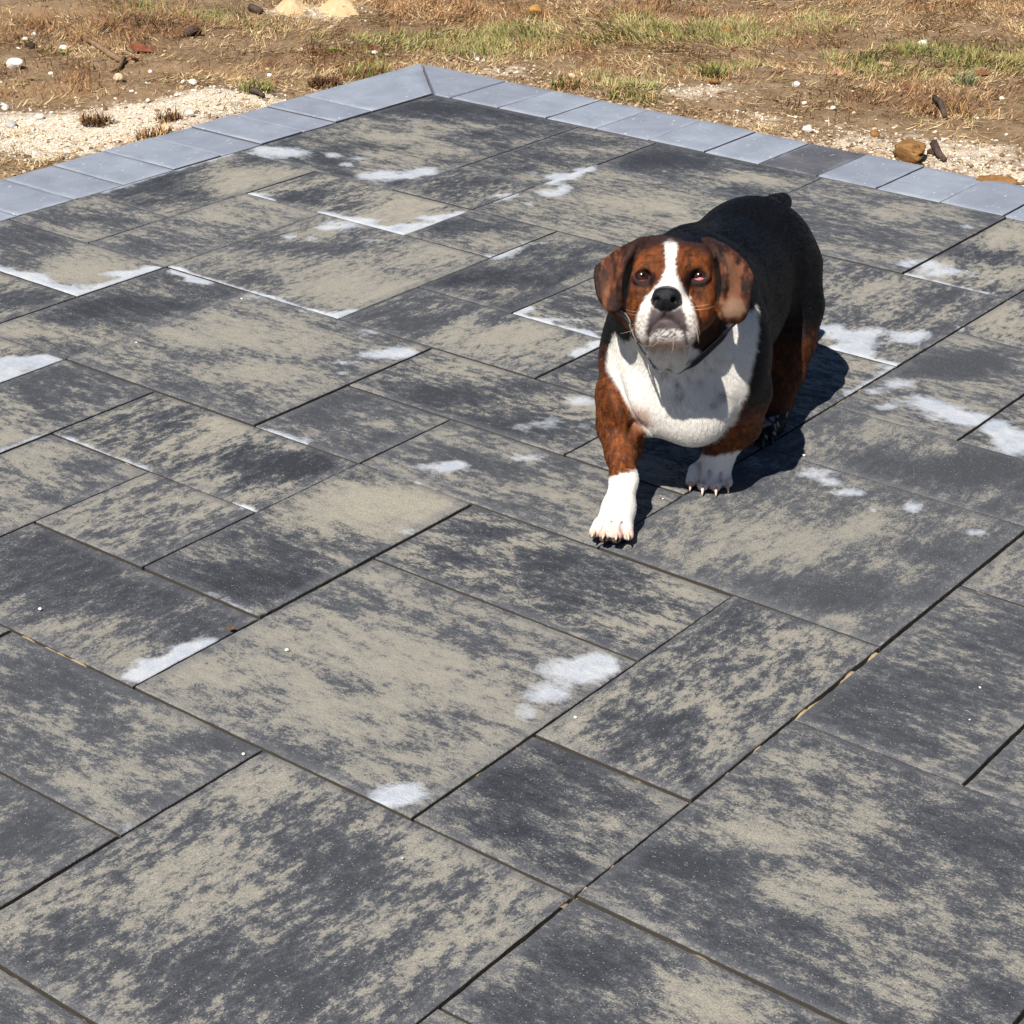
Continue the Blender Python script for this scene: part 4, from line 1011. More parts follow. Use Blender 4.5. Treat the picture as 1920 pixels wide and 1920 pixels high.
def ell(c, r, k=0.03, axes=None, op='add'):
    """ellipsoid; axes = three unit vectors for the three radii"""
    c = np.asarray(c, np.float32)
    r = np.asarray(r, np.float32)
    A = np.eye(3, dtype=np.float32) if axes is None else np.asarray(axes, np.float32)
    ext = np.sqrt(((A * r[:, None]) ** 2).sum(0))
    sl, X, Y, Z = block(c - ext, c + ext, k + .006)
    x, y, z = X - c[0], Y - c[1], Z - c[2]
    q = [(A[i, 0] * x + A[i, 1] * y + A[i, 2] * z) for i in range(3)]
    k0 = np.sqrt(sum((q[i] / r[i]) ** 2 for i in range(3)))
    k1 = np.sqrt(sum((q[i] / r[i] ** 2) ** 2 for i in range(3))) + 1e-6
    put(sl, k0 * (k0 - 1) / k1, k, op)
HA = np.stack([HR, HU, HF])
def hell(px, py, e, rx, ry, rf, k=.02, op='add', tilt=0.0):
    """ellipsoid on the head: radii rx, ry in pixels of the head plane, rf metres in depth, tilt in degrees"""
    c, s = math.cos(math.radians(tilt)), math.sin(math.radians(tilt))
    ax = np.stack([HR * c + HU * s, -HR * s + HU * c, HF])
    ell(hp(px, py, e), (rx * PXM, ry * PXM, rf), k, ax, op)
def hcone(p, q, ra, rb, k=.015, op='add'):
    cone(hp(*p), hp(*q), ra * PXM, rb * PXM, k, op)

BF = np.array([-0.31, -0.95, 0.0]); BF /= np.linalg.norm(BF)      # body forward
BR = np.array([-BF[1], BF[0], 0.0])                               # viewer's right
BZ = np.array([0, 0, 1.0])
BA = np.stack([BR, BF, BZ])
def bp(r, f, z):
    """body place: r right of the spine line, f forward of the shoulder, z up"""
    return np.array([0.305, 3.43, 0]) + BR * r + BF * f + BZ * z

# trunk
ell(bp(0.005, -.02, .300), (.132, .16, .145), .05, BA)              # ribcage
ell(bp(0.0, .05, .255), (.118, .10, .125), .05, BA)               # forechest
cone(bp(0.005, -.08, .325), bp(0.035, -.40, .308), .122, .116, .06)   # barrel
ell(bp(.036, -.45, .290), (.128, .130, .138), .06, BA)              # rump
ell(bp(.015, -.22, .250), (.116, .20, .095), .06, BA)               # belly
cone(bp(0, -.03, .385), bp(-.02, .09, .425), .095, .076, .06)     # neck
cone(bp(0, .05, .36), bp(-.022, .12, .42), .100, .085, .05)       # throat
# shoulders
ell(bp(-.098, .01, .235), (.046, .075, .105), .04, BA)
ell(bp(.118, .00, .255), (.050, .075, .115), .04, BA)
# breast muscles
ell(bp(-.050, .105, .205), (.070, .055, .070), .03, BA)
ell(bp(.050, .100, .200), (.070, .055, .070), .03, BA)
# tail stump
cone(yp(1450, 388, 3.95), yp(1466, 380, 3.99), .026, .0205, .015)

# front leg stepping forward (lifted)
def leg(pts, rad, k=.022):
    for a, b, ra, rb in zip(pts[:-1], pts[1:], rad[:-1], rad[1:]):
        cone(a, b, ra, rb, k)
LF = [yp(1162, 745, 3.37), yp(1158, 800, 3.355), yp(1164, 850, 3.31), yp(1170, 900, 3.26), yp(1160, 955, 3.215), yp(1151, 985, 3.19)]
leg(LF, [.043, .0345, .0245, .0212, .0260, .0295])
cone(yp(1195, 790, 3.40), yp(1188, 850, 3.335), .022, .014, .02)  # back of the elbow
# standing front leg
RF = [yp(1395, 735, 3.42), yp(1384, 792, 3.44), yp(1352, 838, 3.435), yp(1343, 870, 3.43), yp(1336, 892, 3.42)]
leg(RF, [.052, .041, .028, .0245, .028])
# hind leg seen beyond the flank
HL = [bp(.100, -.45, .275), yp(1492, 575, 3.80), yp(1488, 640, 3.77), yp(1476, 700, 3.75), yp(1458, 760, 3.72), yp(1443, 795, 3.69), yp(1431, 815, 3.665)]
leg(HL, [.078, .051, .040, .029, .0235, .0235, .028], .03)
# the far hind leg
HB = [bp(-.090, -.46, .27), bp(-.110, -.44, .19), bp(-.115, -.50, .115), bp(-.112, -.52, .055), bp(-.110, -.485, .03)]
leg(HB, [.090, .066, .038, .027, .030], .03)

# paws: four toes, knuckles
CLEFTS = []
def paw(c, fwd, right, up, s=1.0, spread=1.0):
    c = np.asarray(c)
    toes = []
    ell(c, (.034 * s, .032 * s, .022 * s), .015, np.stack([right, fwd, up]))
    for i, (r, f) in enumerate(((-.0275, .018), (-.0095, .034), (.0105, .034), (.0280, .018))):
        k1 = c + right * r * .8 * spread * s + fwd * f * .45 * s + up * .008 * s
        tip = c + right * r * spread * s + fwd * (f + .006) * s - up * .006 * s
        cone(k1, tip, .0115 * s, .0104 * s, .0035)
        toes.append((tip, r))
    for i in range(3):                                             # clefts between the toes
        r = (toes[i][1] + toes[i + 1][1]) / 2
        f = (.018 + .034) / 2 if i != 1 else .036
        a_ = c + right * r * .75 * spread * s + fwd * (f * .35) * s + up * .021 * s
        b_ = c + right * r * spread * s + fwd * (f + .014) * s + up * .004 * s
        cone(a_, b_, .0012 * s, .0030 * s, .008, 'sub')
        CLEFTS.append((a_, b_))
    return toes
fw = np.array([-.12, -.92, .34]); fw /= np.linalg.norm(fw)
rt = np.cross(fw, [0, 0, 1]); rt /= np.linalg.norm(rt)
up = np.cross(rt, fw)
PAW_UP = paw(yp(1149, 992, 3.19), fw, rt, up, 1.02, 1.05)
fw2 = np.array([-.05, -1, 0.0]); fw2 /= np.linalg.norm(fw2)
rt2 = np.cross(fw2, [0, 0, 1])
PAW_DN = paw(np.array([.372, 3.430, .022]), fw2, rt2, BZ, 1.08, 1.12)
PAW_HL = paw(np.array([.486, 3.650, .020]), fw2, rt2, BZ, 1.0)
PAW_HB = paw(bp(-.110, -.465, .020), fw2, rt2, BZ, 1.0)

cone(yp(1186, 795, 3.318), yp(1181, 872, 3.262), .005, .004, .012, 'sub')   # furrow down the forearm
cone(yp(1150, 700, 3.325), yp(1196, 800, 3.30), .006, .008, .025, 'sub')     # crease between shoulder and breast

# skin folds on the flank and before the thigh
cone(bp(.150, -.075, .40), bp(.158, -.07, .20), .012, .012, .03, 'sub')
cone(bp(.168, -.34, .38), bp(.170, -.335, .22), .014, .014, .035, 'sub')
cone(bp(-.150, -.075, .40), bp(-.158, -.07, .20), .012, .012, .03, 'sub')
# head ---------------------------------------------------------------
hell(1260, 515, -.055, 84, 58, .085, .025)                          # skull
hell(1214, 488, -.045, 40, 28, .06, .025)
hell(1306, 488, -.045, 40, 28, .06, .025)
hell(1207, 556, -.045, 34, 48, .060, .025)                          # cheeks
hell(1316, 558, -.045, 34, 50, .060, .025)
hell(1258, 497, .000, 50, 32, .040, .025)                           # forehead
hcone((1256, 500, .015), (1251, 545, .055), 27, 26, .03)           # bridge
hell(1251, 588, .035, 46, 42, .052, .025)                          # muzzle
hell(1219, 606, .048, 25, 40, .036, .018, 'add', 8)                # flews
hell(1285, 606, .048, 25, 40, .036, .018, 'add', -8)
hell(1209, 622, .036, 17, 22, .032, .012)                            # hanging jowls
hell(1294, 622, .036, 17, 22, .032, .012)
hell(1252, 622, .043, 34, 22, .036, .008)                          # chin
hell(1250, 632, .030, 40, 18, .034, .015)
hell(1203, 586, -.03, 22, 36, .045, .025)
hell(1308, 586, -.03, 24, 36, .045, .025)
hcone((1236, 646, -.012), (1238, 682, -.050), 11, 8, .010)          # dewlap folds
hcone((1272, 646, -.012), (1270, 690, -.052), 11, 8, .010)
hell(1256, 646, -.060, 44, 34, .05, .03)
hell(1214, 499, .013, 24, 9, .015, .018, 'add', 10)              # brows
hell(1302, 499, .013, 24, 9, .015, .018, 'add', -10)
hell(1207, 541, .002, 24, 10, .016, .015)                          # under the eyes
hell(1308, 541, .002, 24, 10, .016, .015)
def front_e(px, py):
    """depth of the present front surface at a place of the head plane (metres forward)"""
    es = np.arange(.13, -.12, -.001)
    P = np.array([hp(px, py, e) for e in es])
    idx = np.clip(((P - LO) / RES + .5).astype(int), 0, NG - 1)
    v = SD[idx[:, 0], idx[:, 1], idx[:, 2]]
    hit = np.nonzero(v < 0)[0]
    return es[hit[0]] if len(hit) else 0.0
hcone((1256, 462, front_e(1256, 462) + .004), (1256, 492, front_e(1256, 492) + .004), 6, 5, .012, 'sub')   # shallow furrow
EYES = []
for sx in (-1, 1):                                                # brow wrinkles
    for (a, b) in (((20, 486), (58, 488)), ((18, 474), (62, 474))):
        p, q = (1257 + sx * a[0], a[1]), (1257 + sx * b[0], b[1])
        hcone((*p, front_e(*p) + .002), (*q, front_e(*q) + .002), 3.2, 2.6, .008, 'sub')
    p, q = (1257 + sx * 34, 548), (1257 + sx * 60, 596)
    hcone((*p, front_e(*p) + .003), (*q, front_e(*q) + .003), 4, 3.5, .012, 'sub')  # fold between cheek and muzzle
for ex, ey in ((1204, 518), (1310.5, 518)):
    e0 = max(front_e(ex, ey), .004)
    EYES.append((ex, ey, e0))
    hell(ex, ey, e0 + .004, 17.5, 13, .014, .004, 'sub')           # socket
    for k in range(14):                                            # lids
        a0, a1 = 2 * math.pi * k / 14, 2 * math.pi * (k + 1) / 14
        r0 = 3.2 if math.sin((a0 + a1) / 2) > 0 else 2.6
        p = (ex + 16.5 * math.cos(a0), ey - 12.4 * math.sin(a0), e0 + .0005 - .004 * abs(math.cos(a0)))
        q = (ex + 16.5 * math.cos(a1), ey - 12.4 * math.sin(a1), e0 + .0005 - .004 * abs(math.cos(a1)))
        hcone(p, q, r0, r0, .006)
# nose leather
hell(1249, 560, .088, 27, 18, .019, .006)
hell(1249, 550, .086, 22, 12, .018, .006)
hell(1248, 576, .080, 17, 8, .016, .006)
for nx, s in ((1231.5, 1), (1263.5, -1)):
    hell(nx, 562, .101, 6.2, 5.4, .013, .004, 'sub')
    hcone((nx - s * 4, 567, .100), (nx - s * 13, 571, .090), 3.2, 2.2, .003, 'sub')
PH = [(1247.5, 566), (1247, 573), (1246.5, 580), (1246, 588), (1246, 596)]
pe_ = [front_e(*m) for m in PH]
for (p, q, ea, eb) in zip(PH[:-1], PH[1:], pe_[:-1], pe_[1:]):
    hcone((*p, ea + .0012), (*q, eb + .0012), 2.4, 2.4, .003, 'sub')  # philtrum
# mouth
MOUTH = [(1214, 646), (1216, 632), (1218, 618), (1224, 608), (1236, 598.5), (1246, 595.5), (1258, 598), (1271, 606), (1281, 617), (1286, 632), (1288, 645)]
me_ = [front_e(*m) for m in MOUTH]
for (p, q, ea, eb) in zip(MOUTH[:-1], MOUTH[1:], me_[:-1], me_[1:]):
    hcone((*p, ea + .001), (*q, eb + .001), 2.4, 2.4, .006, 'sub')

# ears: soft hanging flaps, laid out as sheets
def ear(rows, thick, k=.008):
    """rows of (left px, right px, y px, e at left, e at right, bulge)"""
    pts = []
    R = np.array(rows, float)
    ys = R[:, 2]
    yy = np.arange(ys[0], ys[-1] + .1, 3.0)
    for y in yy:
        l, r, el, er, bu = (np.interp(y, ys, R[:, j]) for j in (0, 1, 3, 4, 5))
        n = max(2, int(abs(r - l) / 3.2) + 1)
        for t in np.linspace(0, 1, n):
            pts.append((l + (r - l) * t, y, el + (er - el) * t + bu * math.sin(math.pi * t)))
    for (px, py, e) in pts:
        c = hp(px, py, e)
        sl, X, Y, Z = block(c - thick, c + thick, k + .004)
        put(sl, np.sqrt((X - c[0]) ** 2 + (Y - c[1]) ** 2 + (Z - c[2]) ** 2) - thick, k, 'add')
ear([(1200, 1214, 449, -.046, -.040, .0), (1186, 1205, 456, -.036, -.018, .004), (1164, 1190, 468, -.030, -.002, .002), (1142, 1178, 484, -.024, .006, -.004),
     (1120, 1168, 503, -.018, .006, -.008), (1119, 1163, 520, -.016, .003, -.009), (1122, 1161, 540, -.014, -.001, -.007), (1125, 1162, 556, -.012, -.006, -.003),
     (1136, 1162, 571, -.012, -.012, .002), (1144, 1157, 581, -.012, -.014, .002)], .0038, .005)
ear([(1318, 1334, 450, -.050, -.052, .0), (1334, 1356, 460, -.022, -.044, .004), (1346, 1377, 476, -.002, -.038, .003), (1353, 1393, 493, .008, -.030, -.002),
     (1358, 1406, 515, .008, -.024, -.006), (1359, 1407, 528, .006, -.022, -.006), (1356, 1401, 546, .003, -.020, -.001), (1352, 1400, 566, .000, -.016, .005),
     (1350, 1399, 582, -.004, -.012, .007), (1353, 1392, 594, -.007, -.011, .005), (1363, 1383, 600, -.010, -.012, .002)], .0038, .005)
# rolled front edges of the ears
for ch in ([(1204, 452, -.022), (1186, 466, .000), (1173, 486, .010), (1166, 508, .011), (1163, 535, .006), (1163, 560, -.003)],
           [(1328, 456, -.022), (1343, 468, .000), (1353, 488, .010), (1358, 512, .013), (1357, 540, .010), (1352, 570, .004), (1352, 588, -.003)]):
    for p, q in zip(ch[:-1], ch[1:]):
        hcone(p, q, 4.6, 4.4, .006)
# lengthwise dents of the flaps
hcone((1172, 590, .0), (1172, 600, .0), 2, 2, .004, 'sub')
# surface nets ---------------------------------------------------------
def surface_nets(S):
    neg = S < 0
    c = np.zeros(tuple(n - 1 for n in S.shape), np.uint8)
    for dx in (0, 1):
        for dy in (0, 1):
            for dz in (0, 1):
                c += neg[dx:S.shape[0] - 1 + dx, dy:S.shape[1] - 1 + dy, dz:S.shape[2] - 1 + dz]
    act = np.argwhere((c > 0) & (c < 8))
    vid = np.full(c.shape, -1, np.int32)
    vid[act[:, 0], act[:, 1], act[:, 2]] = np.arange(len(act))
    acc = np.zeros((len(act), 3))
    cnt = np.zeros(len(act))
    corners = [(0, 0, 0), (1, 0, 0), (0, 1, 0), (1, 1, 0), (0, 0, 1), (1, 0, 1), (0, 1, 1), (1, 1, 1)]
    val = [S[act[:, 0] + a, act[:, 1] + b, act[:, 2] + d].astype(float) for a, b, d in corners]
    for i, j in ((0, 1), (2, 3), (4, 5), (6, 7), (0, 2), (1, 3), (4, 6), (5, 7), (0, 4), (1, 5), (2, 6), (3, 7)):
        cross = (val[i] < 0) != (val[j] < 0)
        t = np.where(cross, val[i] / np.where(cross, val[i] - val[j], 1), 0)
        p = np.array(corners[i])[None] + t[:, None] * (np.array(corners[j]) - np.array(corners[i]))[None]
        acc += np.where(cross[:, None], p, 0)
        cnt += cross
    co = LO + (act + acc / cnt[:, None]) * RES
    quads = []
    for ax in range(3):
        o = [0, 1, 2]
        sl0 = [slice(None)] * 3
        sl1 = [slice(None)] * 3
        sl0[ax] = slice(0, -1)
        sl1[ax] = slice(1, None)
        ch = neg[tuple(sl0)] != neg[tuple(sl1)]
        e = np.argwhere(ch)
        b, d = [a for a in range(3) if a != ax]
        ok = (e[:, b] > 0) & (e[:, d] > 0) & (e[:, b] < S.shape[b] - 1) & (e[:, d] < S.shape[d] - 1)
        e = e[ok]
        flip = neg[tuple(sl0)][e[:, 0], e[:, 1], e[:, 2]]
        q = []
        for db, dd in ((0, 0), (1, 0), (1, 1), (0, 1)):
            f = e.copy()
            f[:, b] -= 1 - db
            f[:, d] -= 1 - dd
            q.append(vid[f[:, 0], f[:, 1], f[:, 2]])
        q = np.stack(q, 1)
        if ax == 1:
            flip = ~flip
        q[~flip] = q[~flip][:, ::-1]
        quads.append(q)
    return co, np.concatenate(quads)
bco, bq = surface_nets(SD)
# drop stray specks: keep the largest connected piece
def largest(co, q):
    n = len(co)
    lab = np.arange(n)
    e = np.concatenate([q[:, [0, 1]], q[:, [1, 2]], q[:, [2, 3]], q[:, [3, 0]]])
    for _ in range(4000):
        m = np.minimum(lab[e[:, 0]], lab[e[:, 1]])
        new = lab.copy()
        np.minimum.at(new, e[:, 0], m)
        np.minimum.at(new, e[:, 1], m)
        new = new[new]
        if (new == lab).all():
            break
        lab = new
    u, c = np.unique(lab, return_counts=True)
    keep = lab == u[np.argmax(c)]
    idx = np.cumsum(keep) - 1
    return co[keep], idx[q[keep[q[:, 0]]]]
bco, bq = largest(bco, bq)
# relax the voxel steps
def relax(co, q, it, lam=.5):
    e = np.concatenate([q[:, [0, 1]], q[:, [1, 2]], q[:, [2, 3]], q[:, [3, 0]]])
    deg = np.bincount(e[:, 0], minlength=len(co)) + np.bincount(e[:, 1], minlength=len(co))
    for k in range(it):
        s = np.zeros_like(co)
        for a in range(3):
            s[:, a] = np.bincount(e[:, 0], co[e[:, 1], a], len(co)) + np.bincount(e[:, 1], co[e[:, 0], a], len(co))
        l = lam if k % 2 == 0 else -lam * 1.03
        co = co + l * (s / deg[:, None] - co)
    return co
bco = relax(bco, bq, 6)
bco[:, 2] = np.maximum(bco[:, 2], 0.0015)
bn = np.zeros_like(bco)
fn = np.cross(bco[bq[:, 2]] - bco[bq[:, 0]], bco[bq[:, 3]] - bco[bq[:, 1]])
for a in range(4):
    for ax in range(3):
        bn[:, ax] += np.bincount(bq[:, a], fn[:, ax], len(bco))
bn /= np.linalg.norm(bn, axis=1)[:, None] + 1e-12

# ------------------------------------------------------------------ coat colours, by place on the body
def poly_mask(x, y, pts, soft):
    """1 inside the outline, soft edge (same units as the outline)"""
    P = np.array(pts, float)
    Q = np.roll(P, -1, 0)
    inside = np.zeros(len(x), bool)
    dist = np.full(len(x), 1e9)
    for (x0, y0), (x1, y1) in zip(P, Q):
        c = ((y0 > y) != (y1 > y)) & (x < (x1 - x0) * (y - y0) / (y1 - y0 + 1e-12) + x0)
        inside ^= c
        L2 = (x1 - x0) ** 2 + (y1 - y0) ** 2 + 1e-12
        t = np.clip(((x - x0) * (x1 - x0) + (y - y0) * (y1 - y0)) / L2, 0, 1)
        dist = np.minimum(dist, np.hypot(x - x0 - t * (x1 - x0), y - y0 - t * (y1 - y0)))
    sd = np.where(inside, dist, -dist)
    return sstep(-soft, soft, sd)

def coat(co, nor):
    """base colour, and a wetness/gloss value, of the skin and hair at points of the body"""
    n = len(co)
    o = hp(1255, 540, 0)
    q = co - np.array([0, 0, CAM_H])
    hd = q @ AX_F
    hx = 960 + FPX * (q @ HR) / hd                                 # places of the head plane, as in hp()
    hy = 960 - FPX * (q @ HU) / hd
    he = 3.40 - hd
    fx, fy = hx, hy
    rel = co - np.array([0.305, 3.43, 0])
    bf, br, z = rel @ BF, rel @ BR, co[:, 2]
    w = (fbm(co * 260, 2, 101) - .5)                               # ragged hair edge
    w2 = (fbm(co * 90, 3, 103) - .5)
    jx, jy = hx + w * 5, hy + w2 * 6
    kx, ky = fx + w * 8 + w2 * 6, fy + w * 8 + w2 * 9
    # brindle: dark wavy streaks over rust
    st = .72 * fbm(np.c_[co[:, 0] * 210, co[:, 1] * 160, co[:, 2] * 70], 3, 105, .62) + .28 * fbm(np.c_[co[:, 0] * 60, co[:, 1] * 60, co[:, 2] * 28], 3, 106)
    st2 = fbm(co * 420, 2, 107)
    br_ = sstep(.44, .58, st + (st2 - .5) * .30)
    rust = np.array(srgb(124, 66, 29)); deep = np.array(srgb(44, 27, 20)); gold = np.array(srgb(160, 96, 46))
    brown = rust + (gold - rust) * sstep(.5, .75, st2)[:, None]
    brown = brown + (deep - brown) * (br_ * .72)[:, None]
    black = np.array(srgb(11, 11, 14)) * np.ones((n, 1))
    white = np.array(srgb(246, 241, 234)) * np.ones((n, 1))
    c = black.copy()
    gloss = np.full(n, .55)
    def lay(col, m):
        nonlocal c
        m = np.clip(m, 0, 1)[:, None]
        c = c * (1 - m) + np.asarray(col) * m
    # body: legs and lower flanks rust over black
    hind = sstep(.235, .11, z + w2 * .10) * (bf < -.12)
    lay(brown * .62, hind * .85)
    front = (bf > -.14)
    fl = front * sstep(.300, .235, z + w2 * .08) * (br < -.03)
    fr = front * sstep(.215, .15, z + w2 * .08) * (br >= -.03)
    lay(brown, np.maximum(fl, fr) * .95)
    # white breast
    chest = poly_mask(kx, ky, [(1153, 624), (1172, 642), (1192, 630), (1202, 640), (1215, 640), (1296, 652), (1318, 662), (1347, 640), (1366, 610), (1420, 575), (1421, 629), (1413, 679), (1397, 743), (1378, 788), (1352, 818), (1322, 836), (1290, 850), (1223, 835),
                                (1205, 800), (1180, 765), (1158, 724), (1137, 686), (1140, 660)], 4)
    chest = chest * (bf > -.06) * (z < .44) * (z > .09)
    lay(white, chest)
    pink = poly_mask(kx, ky, [(1185, 760), (1215, 768), (1222, 795), (1200, 806), (1185, 790)], 9) * (bf > -.06)
    lay(np.array(srgb(206, 164, 140)), pink * .6 * (z > .1))
    lay(white * .93, poly_mask(kx, ky, [(1206, 630), (1298, 630), (1300, 668), (1210, 668)], 4) * (bf > .02) * (z > .3) * (z < .44))
    lay(np.array(srgb(62, 36, 24)), poly_mask(kx, ky, [(1296, 590), (1354, 586), (1366, 608), (1346, 640), (1318, 660), (1297, 650)], 4) * (bf > .02) * (z > .3) * .85)
    # blue-black ticking on the breast
    for (tx_, ty_, rx, ry) in ((1269, 722, 6, 11), (1291, 710, 4, 5), (1345, 675, 5, 4), (1300, 690, 6, 3), (1258, 685, 4, 7), (1332, 693, 10, 3), (1350, 742, 12, 10), (1337, 757, 8, 5), (1246, 700, 7, 5), (1310, 716, 8, 3), (1275, 742, 10, 8), (1322, 675, 4, 3)):
        d = ((fx - tx_) / rx) ** 2 + ((fy - ty_) / ry) ** 2
        lay(np.array(srgb(52, 56, 68)), np.exp(-d) * (.38 + w * 1.2) * chest)
    # white stockings
    lw = sstep(884, 890, ky + (fx - 1170) * .25) * (fx < 1222) * (bf > .05)
    lay(white, lw)
    rw = sstep(846, 852, ky - 6 * np.sin((fx - 1310) / 20)) * (fx > 1270) * (fx < 1400) * (bf > -.055)
    lay(white, rw)
    # paws: pink-grey skin between the toes
    pk = np.array(srgb(214, 164, 142))
    t1 = sstep(965, 1010, fy) * (fx < 1222) * (bf > .05) * sstep(.35, .62, fbm(co * 70, 2, 109))
    lay(pk, t1 * .85)
    t2 = sstep(886, 915, fy) * rw * sstep(.32, .6, fbm(co * 80, 2, 111))
    lay(np.array(srgb(190, 140, 128)), t2 * .7)
    t3 = rw * sstep(.032, .020, z) * sstep(.5, .62, fbm(co * 120, 2, 113))
    lay(np.array(srgb(110, 74, 66)), t3 * .5)
    dc = np.full(n, 1e9)
    for a, b in CLEFTS[:6]:
        ab = b - a
        t = np.clip(((co - a) @ ab) / (ab @ ab), 0, 1)
        dc = np.minimum(dc, np.linalg.norm(co - a - t[:, None] * ab, axis=1))
    lay(np.array(srgb(176, 122, 108)), sstep(.0075, .0030, dc) * .4)
    # hind paw: black with white toes
    hp_ = (bf < -.12) * (br > 0) * sstep(.05, .035, z)
    lay(black, hp_)
    lay(np.array(srgb(170, 168, 170)), hp_ * sstep(.56, .62, fbm(co * 75 + 3.3, 2, 115)) * (nor[:, 2] > 0.1) * .7)
    # pads under the lifted paw
    pad = (bf > .05) * (fx < 1222) * sstep(-.25, -.6, nor[:, 2]) * (z < .06)
    lay(np.array(srgb(58, 50, 44)), pad)

    # head ------------------------------------------------------------
    head = (he > -.10) * sstep(.40, .42, z + (hx > 1338) * .06 + (hx < 1175) * .03) * (co[:, 1] < 3.36) * (np.abs(hx - 1260) < 165)
    inear = ((hx < 1186) & (he > -.07)) | ((hx > 1336) & (he > -.07))
    head = np.maximum(head, (inear & (hy < 612) & (co[:, 1] < 3.345) & (z > .37)) * 1.0)
    face = (he > -.085) & (hx > 1160) & (hx < 1360) & (hy < 650 - np.abs(hx - 1255) * .12) & (co[:, 1] < 3.33)
    head = np.maximum(head, face * 1.0)
    lay(brown, head)
    # darker crown and temples, dark band beside the ears
    lay(np.array(srgb(58, 36, 30)), head * .75 * sstep(472, 452, jy) * (np.abs(hx - 1258) < 85))
    lay(np.array(srgb(46, 30, 26)), head * .7 * (sstep(1186, 1172, jx) + sstep(1334, 1348, jx)) * sstep(560, 530, hy))
    lay(np.array(srgb(70, 38, 20)), head * .5 * np.exp(-(((hx - 1232) / 14) ** 2 + ((hy - 492) / 26) ** 2)))
    rim_ = ((hx - 1260) / 96) ** 2 + ((hy - 532) / 90) ** 2
    lay(np.array(srgb(52, 33, 28)), head * .72 * sstep(.62, .86, rim_ + w2 * .35) * (hy < 560) * (np.abs(hx - 1260) < 92))
    # ears
    em = (inear & (hy < 612)) * head * np.maximum(sstep(1184, 1160, hx + w2 * 14), sstep(1338, 1356, hx + w2 * 14))
    ev = fbm(np.c_[hx / 14, hy / 30, he * 10], 4, 117, .65)
    earc = np.array(srgb(96, 53, 33)) * np.ones((n, 1))
    earc = earc + (np.array(srgb(44, 30, 26)) - earc) * sstep(.47, .60, ev)[:, None]
    earc = earc + (np.array(srgb(150, 104, 76)) - earc) * (sstep(.50, .36, ev) * .6)[:, None]
    earc = earc * (.62 + .76 * fbm(np.c_[hx / 3.2, hy / 14, he * 40], 3, 143, .6))[:, None]
    lay(earc, em * .95)
    lay(np.array(srgb(138, 110, 90)), em * .8 * poly_mask(hx + w2 * 8, hy + w2 * 8, [(1352, 572), (1372, 556), (1392, 562), (1398, 582), (1386, 594), (1358, 594)], 4))
    lay(np.array(srgb(142, 102, 78)), em * .65 * poly_mask(hx + w2 * 10, hy + w2 * 10, [(1356, 474), (1364, 474), (1378, 505), (1378, 530), (1370, 545), (1363, 520)], 5))
    lay(np.array(srgb(52, 38, 34)), em * .8 * poly_mask(hx + w2 * 8, hy + w2 * 8, [(1126, 508), (1142, 500), (1138, 535), (1128, 550)], 5))
    lay(np.array(srgb(36, 24, 20)), head * .8 * poly_mask(hx + w2 * 5, hy + w2 * 5, [(1200, 449), (1214, 455), (1196, 476), (1184, 508), (1178, 558), (1166, 552), (1168, 505), (1182, 468)], 3))
    lay(np.array(srgb(40, 27, 22)), head * .75 * poly_mask(hx + w2 * 5, hy + w2 * 5, [(1318, 452), (1330, 452), (1346, 482), (1352, 520), (1350, 575), (1340, 560), (1342, 515), (1334, 480)], 3))
    # dark around the eyes
    for (ex, ey, _) in EYES:
        s_ = 1 if ex > 1255 else -1
        d = ((jx - ex + s_ * 3) / 24) ** 2 + ((jy - ey - 5) / 18) ** 2
        lay(np.array(srgb(40, 28, 28)), head * .93 * sstep(1.25, .65, d))
        lay(np.array(srgb(46, 30, 24)), head * .55 * np.exp(-(((hx - ex - s_ * 2) / 16) ** 2 + ((hy - ey - 32) / 14) ** 2)))
    # white blaze and muzzle
    wy = [450, 454, 470, 495, 510, 525, 540, 555, 570, 589, 608, 626, 642, 652]
    wl = [1252, 1245, 1247, 1250, 1246, 1239, 1226, 1213, 1203, 1195, 1192, 1193, 1203, 1215]
    wr = [1262, 1269, 1268, 1266, 1268, 1273, 1283, 1292, 1297, 1304, 1307, 1306, 1300, 1290]
    l_, r_ = np.interp(jy, wy, wl), np.interp(jy, wy, wr)
    jx2 = jx + (fbm(co * 500, 2, 141) - .5) * 9
    wm = sstep(-3.5, 3.5, jx2 - l_) * sstep(-3.5, 3.5, r_ - jx2) * sstep(446, 460, jy + (fbm(co * 300, 2, 151) - .5) * 16) * sstep(662, 650, jy) * (he > -.075)
    lay(white, wm * head)
    low = wm * head * sstep(525, 560, hy)
    lay(np.array(srgb(206, 190, 178)), low * .35)
    # grey-brown skin of the lips, speckled chin
    lip = poly_mask(jx, jy, [(1220, 574), (1236, 582), (1262, 582), (1278, 574), (1286, 594), (1293, 622), (1285, 626), (1264, 618), (1234, 620), (1214, 632), (1209, 622), (1215, 594)], 5) * (he > .02)
    lay(np.array(srgb(60, 47, 50)), lip * .95)
    lay(np.array(srgb(126, 106, 112)), np.exp(-(((hx - 1249) / 15) ** 2 + ((hy - 603) / 4) ** 2)) * .4 * (he > .03))  # highlight along the middle of the lip, painted into the colour
    chin = poly_mask(hx, hy, [(1214, 612), (1250, 604), (1287, 612), (1290, 642), (1214, 642)], 5) * (he > .0)
    sp = sstep(.52, .62, fbm(co * 330, 2, 119))
    lay(np.array(srgb(60, 48, 48)), np.maximum(chin, low * .5 * sstep(575, 600, hy)) * sp * .8)
    lay(np.array(srgb(200, 158, 128)), (he > -.02) * sstep(634, 646, hy) * sstep(662, 652, hy) * (np.abs(hx - 1252) < 45) * .55)
